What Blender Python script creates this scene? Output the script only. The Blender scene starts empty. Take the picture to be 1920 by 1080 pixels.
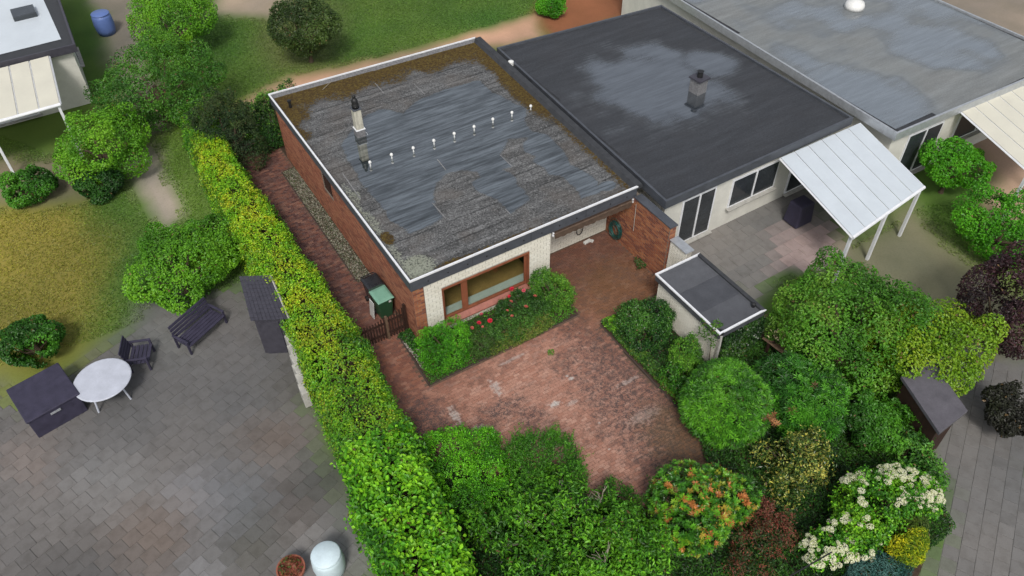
import bpy, bmesh, math, random
import numpy as np
from mathutils import Matrix, Vector

# ------------------------------------------------------------------ camera, sky, sun, exposure
scene = bpy.context.scene
COL = scene.collection
CAM_R = [[0.85064, -0.52568, -0.0088], [0.37837, 0.60048, 0.70446], [0.36504, 0.60257, -0.70969]]
CAM_P = (-6.27679, -16.36841, 19.95622)
CAM_F = 1497.4                       # focal length in pixels of a 1920 wide picture
cam = bpy.data.cameras.new('camera')
cam.sensor_width = 36.0
cam.lens = CAM_F * 36.0 / 1920.0
cam.clip_start = 0.1
cam.clip_end = 2000
cam_ob = bpy.data.objects.new('camera', cam)
COL.objects.link(cam_ob)
_r, _u, _f = [Vector(v).normalized() for v in CAM_R]
M = Matrix(((_r.x, _u.x, -_f.x, CAM_P[0]), (_r.y, _u.y, -_f.y, CAM_P[1]), (_r.z, _u.z, -_f.z, CAM_P[2]), (0, 0, 0, 1)))
cam_ob.matrix_world = M
scene.camera = cam_ob

SUN_EL, SUN_AZ = math.radians(50), math.radians(212)      # azimuth clockwise from +y
world = bpy.data.worlds.new('World')
scene.world = world
world.use_nodes = True
wn = world.node_tree
sky = wn.nodes.new('ShaderNodeTexSky')
sky.sky_type = 'NISHITA'
sky.sun_disc = False
sky.sun_elevation = SUN_EL
sky.sun_rotation = SUN_AZ
sky.air_density = 1.0
sky.dust_density = 3.0
hs = wn.nodes.new('ShaderNodeHueSaturation')
hs.inputs['Saturation'].default_value = 0.38
bg = wn.nodes['Background']
bg.inputs['Strength'].default_value = 0.13
wn.links.new(sky.outputs[0], hs.inputs['Color'])
wn.links.new(hs.outputs[0], bg.inputs[0])

sl = bpy.data.lights.new('sun', 'SUN')
sl.energy = 1.7
sl.angle = math.radians(12)
sl.color = (1.0, 0.96, 0.9)
sun = bpy.data.objects.new('sun', sl)
COL.objects.link(sun)
sd = Vector((math.sin(SUN_AZ) * math.cos(SUN_EL), math.cos(SUN_AZ) * math.cos(SUN_EL), math.sin(SUN_EL)))
sun.rotation_euler = (-sd).to_track_quat('-Z', 'Y').to_euler()
sun.location = (0, 0, 40)

scene.view_settings.view_transform = 'Standard'
scene.view_settings.look = 'None'
scene.view_settings.gamma = 1
scene.view_settings.use_curve_mapping = False
scene.view_settings.exposure = 0.36
scene.render.engine = 'CYCLES'

RNG = np.random.default_rng(7)
random.seed(7)
PI = math.pi

# ------------------------------------------------------------------ helpers: surveying
_RM = np.array(CAM_R); _CP = np.array(CAM_P)
def G(px, py, z=0.0):
    """a point of the photograph carried to the level z of the real place"""
    d = _RM.T @ np.array([(px - 960) / CAM_F, (540 - py) / CAM_F, 1.0])
    return _CP + d * ((z - _CP[2]) / d[2])
def GP(pts, z=0.0):
    return [tuple(G(a, b, z)[:2]) for a, b in pts]

def hash3(ix, iy, iz, s):
    n = (ix * 374761393 + iy * 668265263 + iz * 2147483647 + s * 974711) & 0xFFFFFFFF
    n = ((n ^ (n >> 13)) * 1274126177) & 0xFFFFFFFF
    n = (n ^ (n >> 16)) & 0xFFFFFFFF
    return n / 4294967295.0
def vnoise(p, scale=1.0, seed=0):
    """smooth value noise 0..1 at the rows of p"""
    p = np.asarray(p, float) * scale
    i = np.floor(p).astype(np.int64); f = p - i; f = f * f * (3 - 2 * f)
    out = 0
    for dx in (0, 1):
        for dy in (0, 1):
            for dz in (0, 1):
                w = (f[:, 0] if dx else 1 - f[:, 0]) * (f[:, 1] if dy else 1 - f[:, 1]) * (f[:, 2] if dz else 1 - f[:, 2])
                out = out + w * hash3(i[:, 0] + dx, i[:, 1] + dy, i[:, 2] + dz, seed)
    return out
def fbm(p, scale=1.0, seed=0, o=3):
    s, a, t = 0, 1.0, 0
    for k in range(o):
        s = s + a * vnoise(p, scale * 2 ** k, seed + k * 17); t += a; a *= .5
    return s / t
def sdf(P, poly):
    """signed distance (inside negative) of the rows of P (x, y) to a polygon"""
    poly = np.asarray(poly, float); n = len(poly)
    d = np.full(len(P), 1e9); inside = np.zeros(len(P), bool)
    for k in range(n):
        a, b = poly[k], poly[(k + 1) % n]
        e = b - a; w = P - a
        t = np.clip((w @ e) / (e @ e + 1e-12), 0, 1)
        d = np.minimum(d, np.linalg.norm(w - t[:, None] * e, axis=1))
        c = ((a[1] > P[:, 1]) != (b[1] > P[:, 1])) & (P[:, 0] < (b[0] - a[0]) * (P[:, 1] - a[1]) / (b[1] - a[1] + 1e-12) + a[0])
        inside ^= c
    return np.where(inside, -d, d)
def sstep(a, b, x):
    t = np.clip((x - a) / (b - a), 0, 1); return t * t * (3 - 2 * t)
def inside(p, poly):
    return sdf(np.array([p[:2]], float), poly)[0] < 0

# ------------------------------------------------------------------ helpers: objects
def tag(o, label=None, cat=None, group=None, kind=None):
    if label: o['label'] = label
    if cat: o['category'] = cat
    if group: o['group'] = group
    if kind: o['kind'] = kind
    return o
def empty(name, loc, label=None, cat=None, group=None):
    o = bpy.data.objects.new(name, None)
    o.empty_display_size = 0.2
    o.location = loc
    COL.objects.link(o)
    return tag(o, label, cat, group)
def origin(o):
    v = Vector((0, 0, 0))
    while o is not None:
        v = v + o.location; o = o.parent
    return v
def link(name, me, mat=None, parent=None, loc=(0, 0, 0)):
    o = bpy.data.objects.new(name, me)
    if mat is not None and len(me.materials) == 0: me.materials.append(mat)
    o.parent = parent
    o.location = loc
    COL.objects.link(o)
    return o
def np_mesh(name, V, F, mat, parent=None, cols=None, colname='Col', kind=None):
    """V (n,3), F (m,k) arrays of world coordinates -> one mesh object"""
    V = np.asarray(V, np.float32); F = np.asarray(F, np.int32)
    off = np.array(origin(parent), np.float32) if parent is not None else 0
    me = bpy.data.meshes.new(name)
    k = F.shape[1]
    me.vertices.add(len(V)); me.vertices.foreach_set('co', (V - off).ravel())
    me.loops.add(F.size); me.loops.foreach_set('vertex_index', F.ravel())
    me.polygons.add(len(F)); me.polygons.foreach_set('loop_start', np.arange(0, F.size, k, dtype=np.int32))
    if cols is not None:
        c = np.ones((len(V), 4), np.float32); c[:, :3] = cols
        at = me.color_attributes.new(colname, 'FLOAT_COLOR', 'POINT')
        at.data.foreach_set('color', c.ravel())
    at = me.attributes.new('sharp_face', 'BOOLEAN', 'FACE'); at.data.foreach_set('value', np.ones(len(F), bool))
    me.update(); me.validate()
    o = link(name, me, mat, parent)
    if kind: o['kind'] = kind
    return o
class MB:
    """collects boxes, tubes, turned shapes and prisms into one mesh"""
    def __init__(s): s.v = []; s.f = []
    def add(s, v, f):
        n = len(s.v); s.v += [tuple(map(float, p)) for p in v]; s.f += [tuple(i + n for i in q) for q in f]; return s
    def box(s, x0, x1, y0, y1, z0, z1):
        return s.add([(x0, y0, z0), (x1, y0, z0), (x1, y1, z0), (x0, y1, z0), (x0, y0, z1), (x1, y0, z1), (x1, y1, z1), (x0, y1, z1)],
                     [(0, 3, 2, 1), (4, 5, 6, 7), (0, 1, 5, 4), (1, 2, 6, 5), (2, 3, 7, 6), (3, 0, 4, 7)])
    def obox(s, c, size, rz=0.0, rx=0.0, ry=0.0):
        m = Matrix.Rotation(rz, 3, 'Z') @ Matrix.Rotation(ry, 3, 'Y') @ Matrix.Rotation(rx, 3, 'X')
        a, b, d = size[0] / 2, size[1] / 2, size[2] / 2
        q = [Vector(c) + m @ Vector(p) for p in [(-a, -b, -d), (a, -b, -d), (a, b, -d), (-a, b, -d), (-a, -b, d), (a, -b, d), (a, b, d), (-a, b, d)]]
        return s.add(q, [(0, 3, 2, 1), (4, 5, 6, 7), (0, 1, 5, 4), (1, 2, 6, 5), (2, 3, 7, 6), (3, 0, 4, 7)])
    def frustum(s, c, lo, hi, z0, z1):
        a, b = lo; d, e = hi; x, y = c
        return s.add([(x - a, y - b, z0), (x + a, y - b, z0), (x + a, y + b, z0), (x - a, y + b, z0), (x - d, y - e, z1), (x + d, y - e, z1), (x + d, y + e, z1), (x - d, y + e, z1)],
                     [(0, 3, 2, 1), (4, 5, 6, 7), (0, 1, 5, 4), (1, 2, 6, 5), (2, 3, 7, 6), (3, 0, 4, 7)])
    def prism(s, poly, z0, z1):
        n = len(poly)
        return s.add([(x, y, z0) for x, y in poly] + [(x, y, z1) for x, y in poly],
                     [tuple(range(n - 1, -1, -1)), tuple(range(n, 2 * n))] + [(k, (k + 1) % n, n + (k + 1) % n, n + k) for k in range(n)])
    def tube(s, pts, rad, n=6, caps=True):
        pts = [Vector(p) for p in pts]
        if not hasattr(rad, '__len__'): rad = [rad] * len(pts)
        vs, fs = [], []
        for i, p in enumerate(pts):
            t = (pts[min(i + 1, len(pts) - 1)] - pts[max(i - 1, 0)])
            t = t.normalized() if t.length > 1e-9 else Vector((0, 0, 1))
            a = t.cross(Vector((0, 0, 1)))
            if a.length < 1e-3: a = t.cross(Vector((1, 0, 0)))
            a.normalize(); b = t.cross(a)
            for k in range(n):
                w = 2 * PI * k / n
                vs.append(p + (a * math.cos(w) + b * math.sin(w)) * rad[i])
        for i in range(len(pts) - 1):
            for k in range(n):
                fs.append((i * n + k, i * n + (k + 1) % n, (i + 1) * n + (k + 1) % n, (i + 1) * n + k))
        if caps: fs += [tuple(range(n - 1, -1, -1)), tuple(range((len(pts) - 1) * n, len(pts) * n))]
        return s.add(vs, fs)
    def lathe(s, prof, c=(0, 0, 0), n=16):
        vs, fs = [], []
        for r, z in prof:
            for k in range(n):
                w = 2 * PI * k / n
                vs.append((c[0] + r * math.cos(w), c[1] + r * math.sin(w), c[2] + z))
        for i in range(len(prof) - 1):
            for k in range(n):
                fs.append((i * n + k, i * n + (k + 1) % n, (i + 1) * n + (k + 1) % n, (i + 1) * n + k))
        fs += [tuple(range(n - 1, -1, -1)), tuple(range((len(prof) - 1) * n, len(prof) * n))]
        return s.add(vs, fs)
    def mesh(s, name, off=Vector((0, 0, 0)), bevel=0, smooth=False):
        me = bpy.data.meshes.new(name)
        me.from_pydata([tuple(Vector(p) - off) for p in s.v], [], s.f)
        if bevel:
            bm = bmesh.new(); bm.from_mesh(me)
            bmesh.ops.bevel(bm, geom=list(bm.edges), offset=bevel, segments=2, profile=0.5, affect='EDGES', clamp_overlap=True)
            bm.to_mesh(me); bm.free()
        if smooth:
            me.polygons.foreach_set('use_smooth', [True] * len(me.polygons))
        me.update()
        return me
    def build(s, name, mat, parent=None, bevel=0, smooth=False, kind=None):
        off = origin(parent) if parent is not None else Vector((0, 0, 0))
        o = link(name, s.mesh(name, off, bevel, smooth), mat, parent)
        if kind: o['kind'] = kind
        return o

# ------------------------------------------------------------------ helpers: materials
class NT:
    def __init__(s, name):
        s.m = bpy.data.materials.new(name); s.m.use_nodes = True
        s.t = s.m.node_tree; s.b = s.t.nodes['Principled BSDF']; s.o = s.t.nodes['Material Output']
        s._pos = None
    def new(s, t, **kw):
        n = s.t.nodes.new(t)
        for k, v in kw.items(): setattr(n, k, v)
        return n
    def put(s, sock, v):
        if v is None: return
        if hasattr(v, 'is_output'): s.t.links.new(v, sock)
        elif hasattr(v, '__len__') and len(v) == 3 and sock.type == 'RGBA': sock.default_value = (*v, 1)
        else: sock.default_value = v
    def pos(s):
        if s._pos is None: s._pos = s.new('ShaderNodeNewGeometry')
        return s._pos.outputs['Position']
    def island(s):
        s.pos(); return s._pos.outputs['Random Per Island']
    def objrand(s):
        return s.new('ShaderNodeObjectInfo').outputs['Random']
    def noise(s, scale, detail=3, rough=.55, vec=None, stretch=None, dist=0.0):
        v = vec if vec is not None else s.pos()
        if stretch is not None:
            mp = s.new('ShaderNodeVectorMath', operation='MULTIPLY'); s.put(mp.inputs[0], v); mp.inputs[1].default_value = stretch; v = mp.outputs[0]
        n = s.new('ShaderNodeTexNoise'); s.put(n.inputs['Vector'], v)
        n.inputs['Scale'].default_value = scale; n.inputs['Detail'].default_value = detail; n.inputs['Roughness'].default_value = rough
        n.inputs['Distortion'].default_value = dist
        return n.outputs['Fac']
    def math(s, op, a, b=None, c=None, clamp=False):
        n = s.new('ShaderNodeMath', operation=op); n.use_clamp = clamp
        s.put(n.inputs[0], a)
        if b is not None: s.put(n.inputs[1], b)
        if c is not None: s.put(n.inputs[2], c)
        return n.outputs[0]
    def smooth(s, x, a, b, lo=0.0, hi=1.0):
        n = s.new('ShaderNodeMapRange', interpolation_type='SMOOTHSTEP')
        s.put(n.inputs['Value'], x); n.inputs['From Min'].default_value = a; n.inputs['From Max'].default_value = b
        n.inputs['To Min'].default_value = lo; n.inputs['To Max'].default_value = hi
        return n.outputs['Result']
    def mix(s, f, a, b, mode='MIX'):
        n = s.new('ShaderNodeMix', data_type='RGBA', blend_type=mode)
        s.put(n.inputs[0], f); s.put(n.inputs[6], a); s.put(n.inputs[7], b)
        return n.outputs[2]
    def ramp(s, f, stops, interp='LINEAR'):
        n = s.new('ShaderNodeValToRGB'); n.color_ramp.interpolation = interp
        e = n.color_ramp.elements
        while len(e) < len(stops): e.new(0.5)
        for k, (p, c) in enumerate(stops): e[k].position = p; e[k].color = (*c, 1)
        s.put(n.inputs[0], f)
        return n.outputs['Color']
    def attr(s, name):
        return s.new('ShaderNodeAttribute', attribute_name=name)
    def ellipse(s, c, r, soft=.5, warp=None, amp=.5):
        """1 inside an ellipse on the ground, falling to 0, its edge ragged by noise"""
        a = s.new('ShaderNodeVectorMath', operation='SUBTRACT'); s.put(a.inputs[0], s.pos()); a.inputs[1].default_value = (c[0], c[1], 0)
        b = s.new('ShaderNodeVectorMath', operation='MULTIPLY'); s.put(b.inputs[0], a.outputs[0]); b.inputs[1].default_value = (1 / r[0], 1 / r[1], 0)
        l = s.new('ShaderNodeVectorMath', operation='LENGTH'); s.put(l.inputs[0], b.outputs[0])
        d = l.outputs['Value']
        if warp is not None: d = s.math('ADD', d, s.math('MULTIPLY', s.math('SUBTRACT', warp, .5), amp * 2))
        return s.smooth(d, 1 - soft, 1 + soft, 1, 0)
    def bump(s, h, strength=.3, dist=.01):
        n = s.new('ShaderNodeBump'); n.inputs['Strength'].default_value = strength; n.inputs['Distance'].default_value = dist
        s.put(n.inputs['Height'], h); s.put(s.b.inputs['Normal'], n.outputs[0])
    def set(s, color=None, rough=None, spec=None, metal=None):
        s.put(s.b.inputs['Base Color'], color); s.put(s.b.inputs['Roughness'], rough)
        s.put(s.b.inputs['Specular IOR Level'], spec); s.put(s.b.inputs['Metallic'], metal)
        return s.m

def plain(name, col, rough=.6, var=.25, scale=6, spec=.4, metal=0.0, bump=0.0, stretch=None):
    """a surface of one real colour with uneven weathering"""
    n = NT(name)
    a = n.noise(scale, 4, .6, stretch=stretch); b = n.noise(scale * 9, 2, .5)
    f = n.math('ADD', n.math('MULTIPLY', a, .7), n.math('MULTIPLY', b, .3))
    lo = tuple(c * (1 - var) for c in col); hi = tuple(min(1, c * (1 + var)) for c in col)
    c = n.ramp(f, [(.3, lo), (.7, hi)])
    if bump: n.bump(b, bump, .006)
    return n.set(c, n.smooth(a, .3, .7, max(.02, rough - .08), min(1, rough + .08)), spec, metal)

def leaf_material(name, rough=.45, trans=.25):
    n = NT(name)
    at = n.attr('Col').outputs['Color']
    n.set(at, rough, .35)
    tr = n.new('ShaderNodeBsdfTranslucent')
    n.put(tr.inputs['Color'], n.mix(1.0, at, (.9, 1.0, .45), 'MULTIPLY'))
    mx = n.new('ShaderNodeMixShader'); mx.inputs[0].default_value = trans
    n.t.links.new(n.b.outputs[0], mx.inputs[1]); n.t.links.new(tr.outputs[0], mx.inputs[2])
    n.t.links.new(mx.outputs[0], n.o.inputs['Surface'])
    return n.m
def glass_material(name, tint=(.9, .95, .93), refl=1.0):
    n = NT(name)
    tr = n.new('ShaderNodeBsdfTransparent'); tr.inputs[0].default_value = (*tint, 1)
    gl = n.new('ShaderNodeBsdfGlossy'); gl.inputs['Roughness'].default_value = .01
    lw = n.new('ShaderNodeLayerWeight'); lw.inputs[0].default_value = .5
    mx = n.new('ShaderNodeMixShader')
    n.put(mx.inputs[0], n.math('ADD', n.math('MULTIPLY', n.math('POWER', lw.outputs['Facing'], 4.0), .6), .05 * refl))
    n.t.links.new(tr.outputs[0], mx.inputs[1]); n.t.links.new(gl.outputs[0], mx.inputs[2])
    n.t.links.new(mx.outputs[0], n.o.inputs['Surface'])
    return n.m
def brick_material(name, cols, rough=.85, stain=(.05, .04, .035), stain_amt=.35, green=0.0, gr=.35):
    n = NT(name)
    k = n.math('FRACT', n.math('ADD', n.island(), n.objrand()))
    st = [(i / len(cols), c) for i, c in enumerate(cols)]
    c = n.ramp(k, st, 'CONSTANT')
    g = n.noise(45, 3, .6)
    c = n.mix(n.smooth(g, .35, .75, 0, gr), c, tuple(x * .45 for x in cols[0]))
    big = n.noise(1.3, 4, .6)
    c = n.mix(n.smooth(big, .5, .75, 0, stain_amt), c, stain)
    n.bump(g, .4, .006)
    return n.set(c, rough, .25)

MAT = {}
MAT['leaf'] = leaf_material('leaf')
MAT['leaf_gloss'] = leaf_material('leaf_glossy', .32, .18)
MAT['leaf_dull'] = leaf_material('leaf_dull', .6, .15)
MAT['petal'] = leaf_material('petal', .55, .3)
MAT['bark'] = plain('bark', (.10, .075, .05), .85, .35, 12, .2, bump=.5)
MAT['grey_bark'] = plain('pale_bark', (.26, .23, .18), .8, .3, 12, .2, bump=.4)
MAT['white_trim'] = plain('white_aluminium_trim', (.66, .67, .69), .35, .10, 4, .5)
MAT['fascia'] = plain('slate_grey_fascia', (.060, .066, .078), .55, .3, 3, .4, stretch=(1, 1, 3))
MAT['fascia_shed'] = plain('shed_fascia', (.055, .058, .066), .55, .3, 3, .4)
MAT['red_brick'] = brick_material('red_brick', [(.30, .112, .055), (.22, .075, .042), (.37, .155, .07), (.27, .095, .048), (.165, .06, .042), (.33, .128, .066)], stain_amt=.12)
MAT['side_brick'] = brick_material('side_wall_brick', [(.27, .108, .062), (.22, .080, .048), (.30, .130, .075), (.25, .095, .055), (.17, .066, .042), (.28, .118, .066)], stain_amt=.3)
MAT['white_brick'] = brick_material('white_sand_lime_brick', [(.66, .635, .55), (.68, .655, .57), (.645, .62, .535), (.67, .645, .56), (.63, .605, .52), (.68, .66, .58)], .8, (.46, .44, .35), .3, 0, .12)
MAT['mortar'] = plain('grey_mortar', (.17, .145, .12), .95, .3, 10, .1)
MAT['mortar_pale'] = plain('pale_mortar', (.30, .28, .24), .95, .25, 10, .1)
MAT['window_wood'] = plain('red_brown_window_wood', (.22, .075, .038), .45, .25, 5, .5)
MAT['sill_tile'] = plain('red_sill_tile', (.30, .115, .085), .5, .2, 4, .5)
MAT['glass'] = glass_material('window_glass')
MAT['room'] = plain('room_wall', (.42, .36, .22), .9, .1, 2, .1)
MAT['room_floor'] = plain('room_floor', (.36, .21, .075), .5, .2, 3, .3)
MAT['room_pale'] = plain('inner_sill', (.48, .48, .44), .5, .08, 3, .3)
MAT['brown_wood'] = plain('dark_brown_fence_wood', (.034, .016, .011), .75, .4, 8, .3, bump=.4, stretch=(1, 1, .3))
MAT['old_wood'] = plain('weathered_wood', (.125, .082, .054), .85, .35, 7, .2, bump=.5)
MAT['awning'] = plain('brown_awning_cloth', (.085, .058, .042), .85, .35, 5, .15)
MAT['awning_case'] = plain('brown_awning_case', (.05, .034, .026), .5, .3, 5, .4)
MAT['bin_green'] = plain('dark_green_bin_plastic', (.018, .065, .03), .42, .2, 5, .5)
MAT['bin_mint'] = plain('faded_green_lid', (.15, .30, .22), .4, .15, 5, .5)
MAT['bin_black'] = plain('black_bin_plastic', (.018, .019, .022), .3, .2, 5, .55)
MAT['white_board'] = plain('white_board', (.50, .50, .48), .5, .1, 5, .4)
MAT['black'] = plain('black_rubber', (.012, .012, .013), .5, .3, 9, .4)
MAT['hose'] = plain('teal_hose', (.013, .075, .065), .4, .3, 9, .5)
MAT['zinc'] = plain('zinc', (.42, .44, .46), .4, .2, 6, .5, .5)
MAT['concrete'] = plain('concrete', (.36, .35, .32), .9, .25, 5, .2, bump=.3)
MAT['vent_white'] = plain('white_vent_plastic', (.62, .62, .60), .4, .05, 9, .5)
MAT['chimney_white'] = plain('stained_chimney_cladding', (.40, .385, .32), .7, .4, 4, .3, stretch=(2, 2, .6))
MAT['slate_dark'] = plain('dark_slate', (.045, .043, .055), .5, .25, 6, .4)
MAT['soil'] = plain('garden_soil', (.060, .042, .030), .95, .45, 5, .1, bump=.8)
MAT['sand'] = plain('joint_sand', (.115, .075, .056), .95, .45, 9, .1)

# ------------------------------------------------------------------ the ground of the whole neighbourhood
def ground_material():
    n = NT('neighbourhood_ground')
    at = n.attr('Col').outputs['Color']
    a = n.noise(.8, 4, .6); b = n.noise(14, 3, .6)
    c = n.mix(n.smooth(a, .3, .75, 0, .3), at, n.mix(1.0, at, (.55, .6, .5), 'MULTIPLY'))
    c = n.mix(n.smooth(b, .45, .8, 0, .3), c, n.mix(1.0, at, (.5, .5, .45), 'MULTIPLY'))
    n.bump(b, .3, .02)
    return n.set(c, .9, .15)
GROUND_Z = -.06
gx = np.concatenate([[-400, -120, -60], np.arange(-34, 52.01, .35), [80, 150, 400]])
gy = np.concatenate([[-400, -120, -50], np.arange(-24, 58.01, .35), [90, 160, 400]])
X, Y = np.meshgrid(gx, gy)
P2 = np.stack([X.ravel(), Y.ravel()], 1); P3 = np.concatenate([P2, np.zeros((len(P2), 1))], 1)
warp = np.stack([fbm(P3, .5, 3) - .5, fbm(P3, .5, 31) - .5], 1) * 1.1
gc = np.tile(np.array([.085, .15, .03]), (len(P2), 1))
gc += (fbm(P3, .22, 5)[:, None] - .5) * np.array([.10, .08, .02])
def region(px, col, soft=.7):
    global gc
    poly = GP(px)
    d = sdf(P2 + warp, poly)
    w = sstep(soft, -soft, d)[:, None]
    gc = gc * (1 - w) + np.array(col) * w
region([(-200, 600), (60, 735), (200, 640), (330, 560), (450, 515), (560, 640), (620, 840), (700, 1000), (720, 1300), (-300, 1300)], (.130, .125, .122), .6)   # paved yard
for (px_, py_, rr_, cc_) in ((520, 810, 45, (.135, .11, .095)), (570, 930, 40, (.12, .10, .09)), (270, 985, 60, (.14, .115, .10)), (140, 1060, 70, (.085, .083, .082)), (370, 915, 45, (.185, .182, .188)), (395, 1060, 35, (.21, .21, .215)),
                            (450, 940, 45, (.13, .135, .142)), (480, 1000, 35, (.10, .095, .08)), (620, 900, 45, (.095, .092, .085)), (560, 690, 45, (.10, .096, .088)), (330, 600, 60, (.17, .165, .155)), (60, 850, 50, (.16, .14, .13)), (200, 880, 60, (.15, .15, .15)), (650, 1010, 50, (.19, .19, .19))):
    region([(px_ + rr_ * math.cos(a) * 1.3, py_ + rr_ * math.sin(a)) for a in np.linspace(0, 2 * PI, 9)[:-1]], cc_, .9)
region([(-100, 390), (140, 380), (200, 440), (190, 560), (150, 650), (60, 690), (-100, 680)], (.24, .20, .045), 1.3)      # dry lawn
region([(245, 285), (290, 270), (345, 395), (300, 430), (265, 370)], (.34, .29, .24), .5)                                 # gravel spot
region([(40, 285), (130, 300), (160, 370), (60, 380), (-60, 380), (-60, 300)], (.20, .17, .12), .8)
region([(200, 60), (150, -80), (240, -80), (320, 240), (280, 260), (190, 90)], (.20, .175, .14), .6)
region([(440, 190), (540, 150), (760, 96), (960, 40), (1010, 20), (1020, 70), (860, 100), (560, 190), (470, 200)], (.46, .28, .19), .7)   # sandy path
region([(1000, 20), (1060, -60), (1320, -60), (1180, 30), (1040, 70)], (.22, .09, .045), .6)                              # bark mulch
region([(480, 60), (520, -60), (600, -60), (640, 40), (620, 130), (500, 140)], (.12, .14, .05), 1.2)
region([(400, 20), (440, -60), (560, -60), (520, 30)], (.34, .27, .2), .8)
region([(1240, 380), (1300, 330), (1480, 280), (1560, 400), (1560, 500), (1470, 510), (1420, 570), (1330, 500), (1250, 450)], (.19, .18, .168), .5)  # grey terrace
region([(1440, 420), (1560, 420), (1600, 480), (1460, 500)], (.38, .29, .27), .6)
region([(1560, 480), (1700, 380), (1920, 560), (1920, 700), (1760, 640)], (.20, .19, .12), .9)
region([(1700, 690), (1780, 640), (1960, 680), (1960, 1300), (1700, 1300), (1780, 900)], (.15, .145, .14), .5)          # pavement
region([(1820, 250), (1960, 230), (1960, 420), (1860, 400)], (.42, .29, .22), .8)
region([(1600, -40), (2300, -300), (2400, 400), (1930, 160)], (.24, .20, .16), .8)
gc = gc * (1 + (fbm(P3, .35, 61, 4)[:, None] - .5) * np.array([.75, .62, .5]))
F = []
nx, ny = len(gx), len(gy)
ii, jj = np.meshgrid(np.arange(nx - 1), np.arange(ny - 1))
q = (jj * nx + ii).ravel()
F = np.stack([q, q + 1, q + 1 + nx, q + nx], 1)
V = np.concatenate([P2, np.full((len(P2), 1), GROUND_Z)], 1)
ground = np_mesh('ground', V, F, ground_material(), None, np.clip(gc, .01, .8))
tag(ground, 'lawns, yards and paths of the gardens all around the plot', None, None, 'structure')

def slab_paving(name, label, polys, size, seed, joint=.012, rot=.35):
    """worn concrete slabs laid on the yard, each a little uneven"""
    polys = [np.array(p) for p in polys]; c, s = math.cos(rot), math.sin(rot); Rm = np.array([[c, -s], [s, c]])
    allp = np.concatenate(polys) @ Rm; lo, hi = allp.min(0), allp.max(0)
    g = [(lo[0] + (i + .5 * (j % 2)) * size, lo[1] + j * size) for j in range(int((hi[1] - lo[1]) / size) + 1) for i in range(int((hi[0] - lo[0]) / size) + 1)]
    p = np.array(g) @ Rm.T
    ok = np.zeros(len(p), bool)
    for q_ in polys: ok |= sdf(p + RNG.normal(0, .05, p.shape), q_) < 0
    p = p[ok]; n_ = len(p)
    i = np.clip(np.searchsorted(gx, p[:, 0]), 0, nx - 1); j = np.clip(np.searchsorted(gy, p[:, 1]), 0, ny - 1)
    col = gc[j * nx + i] * RNG.normal(1, .022, (n_, 1))
    C_ = np.concatenate([p, GROUND_Z + .012 + RNG.normal(0, .002, (n_, 1))], 1)
    t = RNG.normal(0, .004, (n_, 2)); az = unit_(np.stack([-t[:, 0], -t[:, 1], np.ones(n_)], 1)); ax = np.tile(np.array([c, s, 0.]), (n_, 1)); ax = unit_(ax - (ax * az).sum(1)[:, None] * az)
    Vb_, Fb_ = brick_arrays(C_, ax, np.cross(az, ax), az, size - joint, size - joint, .03, .005)
    o = np_mesh(name, Vb_, Fb_, MAT['slab'], None, np.repeat(np.clip(col, .02, .6), 12, 0))
    o['label'] = label; o['kind'] = 'structure'
    return o
def unit_(v): return v / (np.linalg.norm(v, axis=1)[:, None] + 1e-9)
# the plot: soil of the beds, sand bed under the paving, paving bricks, gravel strip
soil_poly = [(-3.3, 16), (-3.4, 3), (-3.7, -3), (-4.5, -9), (-3.2, -14.5), (6.2, -14.4), (7.8, -13.75), (9.3, -12.9), (9.9, -12.0), (10.3, -2.6), (8.9, -2.4), (8.9, 13.2), (2.5, 14.8)]
soil = MB().prism(soil_poly, -.25, -.022).build('soil_beds', MAT['soil'])
tag(soil, 'dark bare soil of the planting beds inside the plot', None, None, 'structure')

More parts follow.
